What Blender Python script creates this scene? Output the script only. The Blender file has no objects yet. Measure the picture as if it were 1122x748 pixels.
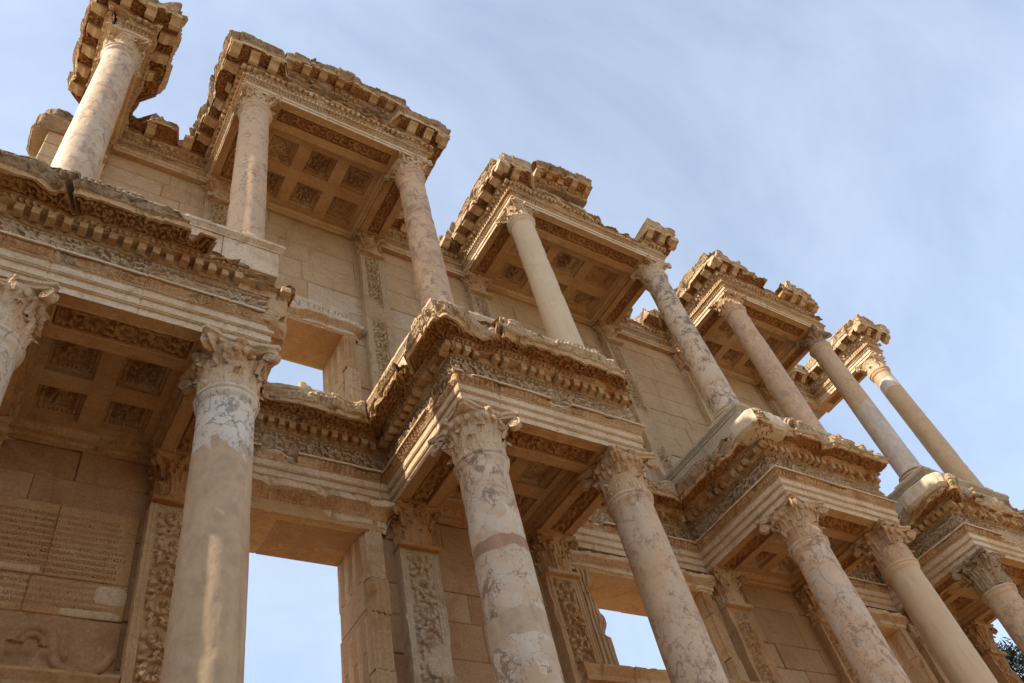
import bpy, math, random
import numpy as np
from mathutils import Matrix, Vector

SC = bpy.context.scene
COL = SC.collection
R = math.radians

# ------------------------------------------------------------------ camera
cam_d = bpy.data.cameras.new('camera'); cam = bpy.data.objects.new('camera', cam_d); COL.objects.link(cam)
cam_d.sensor_width = 36.0; cam_d.lens = 28.8368; cam_d.clip_end = 6000; cam_d.clip_start = .05
def _rot(rx, ry, rz):
    return Matrix.Rotation(rz, 4, 'Z') @ Matrix.Rotation(ry, 4, 'Y') @ Matrix.Rotation(rx, 4, 'X')
cam.matrix_world = Matrix.Translation((-8.4603, -7.4588, 1.6)) @ _rot(2.430573, 0.197871, -0.540336)
SC.camera = cam

# ------------------------------------------------------------------ light
SUN_EL, SUN_FRONT = 39.0, .12          # sun to the left of the facade, a touch in front of its plane
sx = -math.cos(R(SUN_EL)) * math.cos(R(SUN_FRONT)); sy = -math.cos(R(SUN_EL)) * math.sin(R(SUN_FRONT)); sz = math.sin(R(SUN_EL))
W = bpy.data.worlds.new('World'); SC.world = W; W.use_nodes = True
nt = W.node_tree; bg = nt.nodes['Background']
sky = nt.nodes.new('ShaderNodeTexSky'); sky.sky_type = 'NISHITA'; sky.sun_disc = False
sky.sun_elevation = R(SUN_EL); sky.sun_rotation = math.atan2(sx, sy)
sky.air_density = 1.0; sky.dust_density = 2.0; sky.ozone_density = 1.0; sky.altitude = 100
tc = nt.nodes.new('ShaderNodeTexCoord'); mp = nt.nodes.new('ShaderNodeMapping')
mp.inputs['Scale'].default_value = (1.0, 1.5, 1.2); mp.inputs['Rotation'].default_value = (0.3, 0.2, 0.5)
n1 = nt.nodes.new('ShaderNodeTexNoise'); n1.inputs['Scale'].default_value = 2.3; n1.inputs['Detail'].default_value = 9; n1.inputs['Roughness'].default_value = .60; n1.inputs['Distortion'].default_value = .35
rp = nt.nodes.new('ShaderNodeMapRange'); rp.inputs['From Min'].default_value = .30; rp.inputs['From Max'].default_value = .75; rp.inputs['To Min'].default_value = .22; rp.inputs['To Max'].default_value = .42
mx = nt.nodes.new('ShaderNodeMix'); mx.data_type = 'RGBA'
mx.inputs['B'].default_value = (6.3, 7.2, 8.6, 1)
L = nt.links.new
L(tc.outputs['Generated'], mp.inputs[0]); L(mp.outputs[0], n1.inputs['Vector']); L(n1.outputs[0], rp.inputs[0])
L(rp.outputs[0], mx.inputs['Factor']); L(sky.outputs[0], mx.inputs['A']); L(mx.outputs['Result'], bg.inputs[0])
bg.inputs[1].default_value = .132
sl = bpy.data.lights.new('sun', 'SUN'); sl.energy = 4.2; sl.angle = R(.53); sl.color = (1, .90, .75)
so = bpy.data.objects.new('sun', sl); COL.objects.link(so)
so.rotation_euler = Vector((sx, sy, sz)).to_track_quat('Z', 'Y').to_euler()
SC.view_settings.view_transform = 'Standard'; SC.view_settings.look = 'None'
SC.view_settings.exposure = .72; SC.view_settings.gamma = 1
SC.cycles.max_bounces = 8; SC.cycles.diffuse_bounces = 5

# ------------------------------------------------------------------ noise (numpy)
def _h(ix, iy, iz, s):
    n = (ix * 374761393 + iy * 668265263 + iz * 2147483647 + s * 974634757) & 0xffffffff
    n = ((n ^ (n >> 13)) * 1274126177) & 0xffffffff
    n = (n ^ (n >> 16)) & 0xffff
    return n / 65535.0
def vn(p, f, s=0):
    q = np.asarray(p) * f; i = np.floor(q).astype(np.int64); t = q - i; t = t * t * (3 - 2 * t)
    x, y, z = i[..., 0], i[..., 1], i[..., 2]; u, v, w = t[..., 0], t[..., 1], t[..., 2]
    def l(a, b, k): return a + (b - a) * k
    a = l(l(_h(x, y, z, s), _h(x + 1, y, z, s), u), l(_h(x, y + 1, z, s), _h(x + 1, y + 1, z, s), u), v)
    b = l(l(_h(x, y, z + 1, s), _h(x + 1, y, z + 1, s), u), l(_h(x, y + 1, z + 1, s), _h(x + 1, y + 1, z + 1, s), u), v)
    return l(a, b, w) * 2 - 1
def fbm(p, f, o=3, s=0):
    r = 0; a = 1.0; t = 0
    for k in range(o):
        r = r + a * vn(p, f * 2.03 ** k, s + k * 17); t += a; a *= .5
    return r / t
def vnoise3(p, f, o=2, s=0):
    return np.stack([fbm(p, f, o, s + 101 * k) for k in range(3)], -1)
def ss(a, b, x):
    t = np.clip((x - a) / (b - a), 0, 1); return t * t * (3 - 2 * t)
def rnd1(i, s=0):
    i = np.asarray(i).astype(np.int64); return _h(i, i * 7 + 3, i * 13 + 5, s)

# ------------------------------------------------------------------ mesh buffer
class Buf:
    def __init__(s): s.v = []; s.f = []; s.m = []; s.t = []; s.n = 0; s.sm = []
    def add(s, V, F, mat=0, tone=.5, smooth=False):
        V = np.asarray(V, float).reshape(-1, 3); F = np.asarray(F, np.int64).reshape(-1, 4)
        s.v.append(V); s.f.append(F + s.n); s.m.append(np.full(len(F), mat, np.int32)); s.sm.append(np.full(len(F), smooth, bool))
        s.t.append(np.broadcast_to(np.asarray(tone, float), (len(V),)).copy()); s.n += len(V)
    def grid(s, P, mat=0, tone=.5, smooth=False, flip=False, wrap=False):
        n, m = P.shape[:2]; idx = np.arange(n * m).reshape(n, m)
        if wrap: idx = np.concatenate([idx, idx[:1]], 0)
        F = np.stack([idx[:-1, :-1], idx[1:, :-1], idx[1:, 1:], idx[:-1, 1:]], -1).reshape(-1, 4)
        if flip: F = F[:, ::-1]
        if not np.isscalar(tone): tone = np.broadcast_to(tone, (n, m)).reshape(-1)
        s.add(P.reshape(-1, 3), F, mat, tone, smooth)
    def box(s, lo, hi, mat=0, tone=.5, jit=0, rng=None, bev=0.0):
        lo = np.array(lo, float); hi = np.array(hi, float)
        if bev > 0:
            # chamfered box: three crossed shells welded as one hull
            c = []
            for k in range(8):
                b = np.array([(k >> 0) & 1, (k >> 1) & 1, (k >> 2) & 1])
                for ax in range(3):
                    p = np.where(b == 1, hi - bev, lo + bev); p[ax] = hi[ax] if b[ax] else lo[ax]; c.append(p)
            c = np.array(c)
            if jit: c = c + rng.uniform(-jit, jit, c.shape)
            id = lambda k, ax: k * 3 + ax
            F = []
            for ax in range(3):
                a1, a2 = (ax + 1) % 3, (ax + 2) % 3
                for sd in (0, 1):
                    k0 = sd << ax; q = [k0, k0 | (1 << a1), k0 | (1 << a1) | (1 << a2), k0 | (1 << a2)]
                    q = [id(k, ax) for k in q]; F.append(q if sd else q[::-1])
            for ax in range(3):      # edges along ax
                a1, a2 = (ax + 1) % 3, (ax + 2) % 3
                for s1 in (0, 1):
                    for s2 in (0, 1):
                        k0 = (s1 << a1) | (s2 << a2); k1 = k0 | (1 << ax)
                        q = [id(k0, a1), id(k1, a1), id(k1, a2), id(k0, a2)]
                        F.append(q if s1 == s2 else q[::-1])
            for k in range(8):
                q = [id(k, 0), id(k, 1), id(k, 2), id(k, 2)]
                par = bin(k).count('1') % 2
                F.append(q if par else [q[2], q[1], q[0], q[0]])
            s.add(c, F, mat, tone); return
        c = np.array([[(hi if (k >> a) & 1 else lo)[a] for a in range(3)] for k in range(8)])
        if jit: c = c + rng.uniform(-jit, jit, c.shape)
        F = [[0, 2, 3, 1], [4, 5, 7, 6], [0, 1, 5, 4], [2, 6, 7, 3], [0, 4, 6, 2], [1, 3, 7, 5]]
        s.add(c, F, mat, tone)
    def build(s, name, mats, parent=None, loc=(0, 0, 0)):
        V = np.concatenate(s.v) - np.array(loc); F = np.concatenate(s.f); M_ = np.concatenate(s.m); T = np.concatenate(s.t); S = np.concatenate(s.sm)
        tri = F[:, 2] == F[:, 3]
        me = bpy.data.meshes.new(name)
        nl = np.where(tri, 3, 4); st = np.concatenate([[0], np.cumsum(nl)[:-1]])
        mask = np.ones(F.shape, bool); mask[tri, 3] = False
        me.vertices.add(len(V)); me.vertices.foreach_set('co', V.astype(np.float32).ravel())
        me.loops.add(int(nl.sum())); me.loops.foreach_set('vertex_index', F[mask].astype(np.int32))
        me.polygons.add(len(F)); me.polygons.foreach_set('loop_start', st.astype(np.int32)); me.polygons.foreach_set('loop_total', nl.astype(np.int32))
        me.polygons.foreach_set('material_index', M_); me.polygons.foreach_set('use_smooth', S)
        a = me.attributes.new('tone', 'FLOAT', 'POINT'); a.data.foreach_set('value', T.astype(np.float32))
        me.update(calc_edges=True); me.validate()
        for m in (mats if isinstance(mats, (list, tuple)) else [mats]): me.materials.append(m)
        o = bpy.data.objects.new(name, me); COL.objects.link(o); o.location = loc
        if parent is not None:
            o.parent = parent; o.location = Vector(loc) - PL[parent.name]
        PL[o.name] = Vector(loc)
        return o
PL = {}
def thing(name, label, cat, loc=(0, 0, 0), group=None):
    o = bpy.data.objects.new(name, None); COL.objects.link(o); o.location = loc; o.empty_display_size = .3
    o['label'] = label; o['category'] = cat; o['kind'] = 'thing'
    if group: o['group'] = group
    PL[o.name] = Vector(loc)
    return o
def tag(o, label, cat, group=None):
    o['label'] = label; o['category'] = cat; o['kind'] = 'thing'
    if group: o['group'] = group
def structure(o): o['kind'] = 'structure'; return o

# ------------------------------------------------------------------ materials
class NT:
    def __init__(s, name):
        s.m = bpy.data.materials.new(name); s.m.use_nodes = True; s.t = s.m.node_tree; s.b = s.t.nodes['Principled BSDF']
        g = s.t.nodes.new('ShaderNodeNewGeometry'); s.pos = g.outputs['Position']; s.nor = g.outputs['Normal']
    def n(s, ty): return s.t.nodes.new(ty)
    def l(s, a, b): s.t.links.new(a, b)
    def inp(s, sock, v):
        if hasattr(v, 'links') or hasattr(v, 'is_output'): s.l(v, sock)
        else: sock.default_value = v
    def mapv(s, loc=(0, 0, 0), sc=(1, 1, 1), rot=(0, 0, 0), src=None):
        m = s.n('ShaderNodeMapping'); s.l(src or s.pos, m.inputs[0]); m.inputs['Location'].default_value = loc; m.inputs['Scale'].default_value = sc; m.inputs['Rotation'].default_value = rot
        return m.outputs[0]
    def noise(s, v, sc, det=4, ro=.55, dist=0):
        m = s.n('ShaderNodeTexNoise'); s.l(v, m.inputs['Vector']); m.inputs['Scale'].default_value = sc; m.inputs['Detail'].default_value = det; m.inputs['Roughness'].default_value = ro; m.inputs['Distortion'].default_value = dist
        return m.outputs[0]
    def vor(s, v, sc, feat='F1', out=0, rand=1):
        m = s.n('ShaderNodeTexVoronoi'); m.feature = feat; s.l(v, m.inputs['Vector']); m.inputs['Scale'].default_value = sc; m.inputs['Randomness'].default_value = rand
        return m.outputs[out]
    def rng(s, v, a, b, c=0, d=1, smooth=True):
        m = s.n('ShaderNodeMapRange'); s.l(v, m.inputs[0]); m.inputs['From Min'].default_value = a; m.inputs['From Max'].default_value = b; m.inputs['To Min'].default_value = c; m.inputs['To Max'].default_value = d
        if smooth: m.interpolation_type = 'SMOOTHSTEP'
        return m.outputs[0]
    def mix(s, f, a, b, mode='MIX'):
        m = s.n('ShaderNodeMix'); m.data_type = 'RGBA'; m.blend_type = mode
        for sock, v in ((m.inputs['Factor'], f), (m.inputs['A'], a), (m.inputs['B'], b)):
            if isinstance(v, tuple): sock.default_value = (*v, 1) if len(v) == 3 else v
            else: s.inp(sock, v)
        return m.outputs['Result']
    def math(s, op, a, b=0.0, c=None):
        m = s.n('ShaderNodeMath'); m.operation = op; s.inp(m.inputs[0], a); s.inp(m.inputs[1], b)
        if c is not None: s.inp(m.inputs[2], c)
        return m.outputs[0]
    def attr(s, nm):
        m = s.n('ShaderNodeAttribute'); m.attribute_name = nm; return m.outputs['Fac']
    def sep(s, v):
        m = s.n('ShaderNodeSeparateXYZ'); s.l(v, m.inputs[0]); return m.outputs
    def bump(s, hs, strength=.5, dist=.01, normal=None):
        m = s.n('ShaderNodeBump'); s.l(hs, m.inputs['Height']); m.inputs['Strength'].default_value = strength; m.inputs['Distance'].default_value = dist
        if normal is not None: s.l(normal, m.inputs['Normal'])
        return m.outputs[0]
    def fin(s, col, bmp=None, rough=.85, spec=.25):
        s.l(col, s.b.inputs['Base Color']); s.inp(s.b.inputs['Roughness'], rough); s.b.inputs['Specular IOR Level'].default_value = spec
        if bmp is not None: s.l(bmp, s.b.inputs['Normal'])
        return s.m

def stone(name, c1, c2, stain, stain_amt=.5, lichen=(.125, .105, .082), lich=.7, pale=(.62, .55, .46), pale_amt=.25, bump=.6, seed=0, streak=.5):
    warmth = lambda c, a=(1.09, .965, .78): tuple(min(.8, x * y) for x, y in zip(c, a))
    c1, c2, stain, pale = warmth(c1), warmth(c2), warmth(stain, (1.12, .97, .78)), warmth(pale, (1.03, .985, .88))
    k = NT(name); v = k.mapv(loc=(seed * 3.7, seed * 1.3, seed * 2.1))
    a = k.noise(v, 1.1, 6, .6, .4); b = k.noise(v, 7, 7, .65, .2); c = k.noise(v, 38, 5, .6)
    col = k.mix(k.rng(a, .36, .66), c1, c2)
    tone = k.attr('tone')
    col = k.mix(k.math('MULTIPLY', k.rng(tone, .45, 1.0), .65), col, pale)
    col = k.mix(k.math('MULTIPLY', k.rng(tone, .5, 0.0), .55), col, stain)
    col = k.mix(k.math('MULTIPLY', k.rng(b, .52, .70), pale_amt), col, pale)
    col = k.mix(k.math('MULTIPLY', k.rng(k.noise(v, 2.3, 7, .68, .8), .50, .64), stain_amt), col, stain)
    sv = k.mapv(loc=(seed, 2 + seed, 0), sc=(3.2, 3.2, .35)); st = k.noise(sv, 1.6, 6, .65)
    col = k.mix(k.math('MULTIPLY', k.rng(st, .56, .74), streak * .6), col, tuple(x * .42 for x in stain))
    col = k.mix(k.math('MULTIPLY', k.rng(c, .40, .62), .28), col, tuple(x * .55 for x in stain))
    nz = k.sep(k.nor)[2]
    lm = k.math('MULTIPLY', k.rng(nz, .15, .75), k.rng(k.noise(v, 4.5, 8, .7), .38, .60))
    col = k.mix(k.math('MULTIPLY', lm, lich), col, lichen)
    lm2 = k.rng(k.noise(v, 2.6, 9, .74, .6), .56, .68)
    col = k.mix(k.math('MULTIPLY', lm2, min(1, lich * .75)), col, tuple(x * .6 for x in lichen))
    h = k.math('ADD', k.math('MULTIPLY', c, .5), k.math('ADD', k.math('MULTIPLY', k.noise(v, 120, 3, .6), .25), k.math('MULTIPLY', b, 1.2)))
    pit = k.rng(k.vor(v, 46, 'F1', 0), .05, .22)
    h = k.math('ADD', h, k.math('MULTIPLY', pit, .35))
    return k.fin(col, k.bump(h, bump, .012), .9, .2)

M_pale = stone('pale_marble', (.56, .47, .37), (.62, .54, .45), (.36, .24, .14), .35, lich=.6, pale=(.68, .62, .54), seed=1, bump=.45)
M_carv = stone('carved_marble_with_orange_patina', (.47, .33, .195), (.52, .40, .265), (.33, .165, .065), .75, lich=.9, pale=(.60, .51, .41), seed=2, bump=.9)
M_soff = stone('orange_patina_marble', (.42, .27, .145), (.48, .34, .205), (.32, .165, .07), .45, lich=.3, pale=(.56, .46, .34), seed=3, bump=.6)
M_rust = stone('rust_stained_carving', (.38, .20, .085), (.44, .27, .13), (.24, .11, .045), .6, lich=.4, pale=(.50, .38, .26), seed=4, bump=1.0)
M_friz = stone('grey_cream_carved_marble', (.46, .36, .26), (.50, .42, .33), (.31, .20, .11), .45, lich=.7, pale=(.58, .52, .45), seed=5, bump=.9)
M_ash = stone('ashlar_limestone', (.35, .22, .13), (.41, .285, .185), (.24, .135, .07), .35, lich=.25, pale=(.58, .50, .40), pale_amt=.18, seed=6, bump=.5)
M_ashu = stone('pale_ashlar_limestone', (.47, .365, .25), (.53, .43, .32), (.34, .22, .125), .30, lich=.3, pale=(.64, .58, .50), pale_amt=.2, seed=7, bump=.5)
M_top = stone('lichened_weathered_stone', (.31, .24, .17), (.38, .30, .22), (.20, .125, .07), .6, lichen=(.058, .048, .038), lich=1.0, pale=(.55, .49, .42), seed=8, bump=1.2)
M_carvu = stone('pale_carving_with_orange_stain', (.52, .41, .285), (.57, .475, .355), (.38, .21, .10), .5, lich=.6, pale=(.63, .56, .47), seed=13, bump=.8)
M_mort = stone('pale_mortar', (.55, .49, .42), (.60, .55, .48), (.42, .34, .26), .2, lich=.12, pale=(.66, .62, .56), seed=14, bump=.4, streak=.2)
M_sima = stone('weathered_gutter_moulding', (.48, .39, .29), (.54, .46, .36), (.26, .18, .11), .45, lich=.75, pale=(.60, .54, .46), seed=10, bump=1.0, lichen=(.075, .06, .045))
M_conc = stone('grey_restoration_concrete', (.40, .36, .30), (.45, .40, .34), (.30, .25, .19), .25, lich=.4, pale=(.52, .48, .42), seed=9, bump=.4)

def marble(name, base, alt, vein, scale=5, veinw=.05, vein_amt=.8, cell_amt=.5, bands=(), seed=0, warm=(.50, .33, .20), warm_amt=.3, conc=False):
    """bands: (z_low, z_high, colour, raggedness) - mortar repairs and recut drums"""
    warmth = lambda c, a=(1.05, .97, .82): tuple(min(.8, x * y) for x, y in zip(c, a))
    base, alt, warm, vein = warmth(base), warmth(alt), warmth(warm), warmth(vein, (1.15, 1.0, .85))
    k = NT(name); v = k.mapv(loc=(seed * 5.1, seed * 2.7, seed * 1.9), sc=(1, 1, .8))
    wn = k.n('ShaderNodeTexNoise'); k.l(v, wn.inputs['Vector']); wn.inputs['Scale'].default_value = 2.6; wn.inputs['Detail'].default_value = 5; wn.inputs['Roughness'].default_value = .6
    wv = k.n('ShaderNodeMix'); wv.data_type = 'VECTOR'; wv.inputs['Factor'].default_value = .36; k.l(v, wv.inputs['A']); k.l(wn.outputs['Color'], wv.inputs['B']); wv = wv.outputs['Result']
    col = k.mix(k.rng(k.noise(v, 3.0, 6, .6), .36, .64), base, alt)
    if not conc:
        wn2 = k.n('ShaderNodeTexNoise'); k.l(v, wn2.inputs['Vector']); wn2.inputs['Scale'].default_value = 11; wn2.inputs['Detail'].default_value = 4; wn2.inputs['Roughness'].default_value = .65
        w2 = k.n('ShaderNodeMix'); w2.data_type = 'VECTOR'; w2.inputs['Factor'].default_value = .11; k.l(wv, w2.inputs['A']); k.l(wn2.outputs['Color'], w2.inputs['B']); wv = w2.outputs['Result']
        S1 = scale * 2.0
        cc = k.vor(wv, S1, 'F1', 1); cs = k.n('ShaderNodeSeparateColor'); k.l(cc, cs.inputs[0])
        col = k.mix(k.math('MULTIPLY', k.rng(cs.outputs[0], .5, .95), cell_amt), col, tuple(min(.8, x * 1.16) for x in base))
        col = k.mix(k.math('MULTIPLY', k.rng(cs.outputs[1], .55, .95), cell_amt * .8), col, warm)
        zone = k.rng(k.noise(v, 1.5, 5, .62, .7), .38, .62)
        thick = k.math('ADD', k.math('MULTIPLY', k.rng(k.noise(v, 5.5, 5, .65), .42, .70), 1.5), .12)
        thick = k.math('MULTIPLY', thick, k.math('ADD', k.math('MULTIPLY', zone, .9), .1))
        e1 = k.math('DIVIDE', k.vor(wv, S1, 'DISTANCE_TO_EDGE', 0), thick)
        col = k.mix(k.math('MULTIPLY', k.rng(e1, veinw * 3.4, veinw * .6), vein_amt * .9), col, vein)
        e2 = k.math('DIVIDE', k.vor(wv, S1 * 2.6, 'DISTANCE_TO_EDGE', 0), thick)
        z2 = k.rng(k.noise(v, 2.1, 5, .62, .6), .50, .62)
        col = k.mix(k.math('MULTIPLY', k.math('MULTIPLY', k.rng(e2, veinw * 3.2, veinw * .5), z2), vein_amt * .9), col, vein)
        # long wandering veins
        rv = k.math('ABSOLUTE', k.math('SUBTRACT', k.noise(k.mapv(loc=(seed * 2.2, 0, seed), sc=(1, 1, .6)), 2.1, 7, .6, 1.1), .5))
        col = k.mix(k.math('MULTIPLY', k.math('MULTIPLY', k.rng(rv, .012, .002), k.rng(k.noise(v, 3, 3), .4, .6)), vein_amt), col, vein)
        blot = k.math('MULTIPLY', k.rng(k.noise(v, 6.5, 8, .74, 1.2), .56, .68), zone)
        col = k.mix(k.math('MULTIPLY', blot, vein_amt * .6), col, tuple(x * .85 for x in vein))
    col = k.mix(k.math('MULTIPLY', k.rng(k.noise(v, 1.7, 7, .66, .6), .50, .66), warm_amt), col, warm)
    z = k.sep(k.pos)[2]; nb = k.noise(k.mapv(loc=(seed, 0, 0), sc=(1, 1, .7)), 4.2, 6, .62, .3)
    band_any = None
    for (z0, z1, bc, rag) in bands:
        zz = k.math('ADD', z, k.math('MULTIPLY', k.math('SUBTRACT', nb, .5), rag))
        m = k.math('MULTIPLY', k.rng(zz, z0 - .008, z0 + .008), k.rng(zz, z1 + .008, z1 - .008))
        bcol = k.mix(k.rng(k.noise(v, 9, 6, .65), .35, .7), bc, tuple(x * .80 for x in bc))
        bcol = k.mix(k.math('MULTIPLY', k.rng(k.noise(k.mapv(sc=(1, 1, .25)), 5, 5, .6), .5, .72), .5), bcol, tuple(min(.7, x * 1.25 + .03) for x in bc))
        col = k.mix(m, col, bcol); band_any = m if band_any is None else k.math('MAXIMUM', band_any, m)
    sv = k.noise(k.mapv(loc=(seed, 0, 0), sc=(6, 6, .35)), 1.3, 6, .6)
    col = k.mix(k.math('MULTIPLY', k.rng(sv, .55, .75), .28), col, tuple(x * .5 for x in warm))
    h = k.math('ADD', k.noise(v, 26, 6, .6), k.math('MULTIPLY', k.rng(k.vor(v, 30, 'F1', 0), .03, .16), .5))
    if band_any is not None: h = k.math('SUBTRACT', h, k.math('MULTIPLY', band_any, .5))
    return k.fin(col, k.bump(h, .35, .012), .62, .35)

WHITE = (.56, .51, .455); CREAM = (.53, .45, .36); BEI = (.47, .35, .235); GREY = (.16, .14, .13); PUR = (.175, .125, .10); RED = (.36, .20, .12); PINK = (.51, .385, .29)

# ------------------------------------------------------------------ ornaments: u along, v across (0..w), returns height
def o_scroll(u, v, w, s):
    Lc = w * 1.12; i = np.floor(u / Lc); x = (u - (i + .5) * Lc) / (w * .5); y = (v - w * .5) / (w * .5)
    sg = np.where(i % 2 == 0, 1, -1); y = y * sg
    r = np.hypot(x, y) + 1e-4; th = np.arctan2(y, x)
    sp = .5 + .5 * np.cos(th - 7.2 * r + rnd1(i, s) * 2)
    sp = ss(.30, .62, sp) * (.70 + .30 * ss(-.6, .3, np.cos(9 * th + 6 * r)))
    leaf = ss(.70, 1.0, r) * ss(-.3, .4, np.cos(9 * th + 5 * r + 2 * x))
    h = np.maximum(np.where(r < 1.0, sp * ss(1.0, .86, r), 0), leaf * .85)
    h = np.maximum(h, 1.0 * np.exp(-(r / .2) ** 2) * (.7 + .3 * np.cos(6 * th)))
    return h
def o_leaf(u, v, w, s):
    p = w * .72; i = np.floor(u / p); x = (u / p - i) * 2 - 1; y = v / w
    wd = .95 - .35 * y + .12 * np.cos(y * 18)
    b = np.clip(1 - np.abs(x) / wd, 0, 1)
    fan = .45 + .55 * ss(-.5, .5, np.cos(16 * (y - .55 * np.abs(x))))
    h = np.sqrt(b) * fan; h = h * (.45 + .55 * y) * ss(1.02, .9, y)
    h = np.where(np.abs(x) < .07, h * .55, h)
    return h
def o_egg(u, v, w, s):
    p = max(w * 1.0, .052); i = np.floor(u / p); x = (u / p - i) - .5; y = v / w - .5
    e = 1 - (x / .27) ** 2 - (y / .46) ** 2
    h = np.sqrt(np.clip(e, 0, 1))
    ring = np.exp(-((e + .55) / .16) ** 2) * .8
    dart = np.exp(-((np.abs(x) - .5) / .05) ** 2) * .8 * ss(.5, -.1, y)
    return np.maximum(np.maximum(h, ring), dart)
def o_bead(u, v, w, s):
    p = w * 1.5; i = np.floor(u / p); x = (u / p - i) - .5; y = v / w - .5
    return np.sqrt(np.clip(1 - (x / .38) ** 2 - (y / .5) ** 2, 0, 1))
def o_tongue(u, v, w, s):
    p = .068; x = (u / p) % 1 - .5; y = v / w
    return np.sqrt(np.clip(1 - (x / .4) ** 2, 0, 1)) * ss(0, .12, y) * ss(1, .75, y)
def o_flute(u, v, w, s):
    p = .085; x = (u / p) % 1 - .5; y = v / w
    return 1 - .9 * np.sqrt(np.clip(1 - (x / .36) ** 2, 0, 1)) * ss(.06, .2, y) * ss(.98, .85, y)
def o_rope(u, v, w, s):
    return .5 + .5 * np.cos(2 * np.pi * (u + .6 * v) / .045)
def o_rough(u, v, w, s): return np.zeros_like(u)
ORN = dict(scroll=o_scroll, leaf=o_leaf, egg=o_egg, bead=o_bead, tongue=o_tongue, flute=o_flute, rope=o_rope)

# ------------------------------------------------------------------ swept mouldings
def S(d0, z0, d1, z1, orn=None, amp=0.0, mat=0, part='architrave', bulge=0.0, w=1.0):
    return dict(w=w, d0=d0, z0=z0, d1=d1, z1=z1, orn=orn, amp=amp, mat=mat, part=part, bulge=bulge)

class Side:
    def __init__(s, key, P0, P1, k0, k1, yw_end=None):
        s.key = key; s.P0 = np.array(P0, float); s.P1 = np.array(P1, float); d = s.P1 - s.P0; s.L = np.linalg.norm(d); s.dir = d / s.L
        s.nrm = np.array([s.dir[1], -s.dir[0]]); s.k0 = k0; s.k1 = k1
    def u(s, t, d): return (s.k0 * d) * (1 - t) + (s.L + s.k1 * d) * t
    def pos(s, u, d, z):
        P = s.P0 + u[..., None] * s.dir + d[..., None] * s.nrm
        return np.concatenate([P, z[..., None]], -1)

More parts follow.
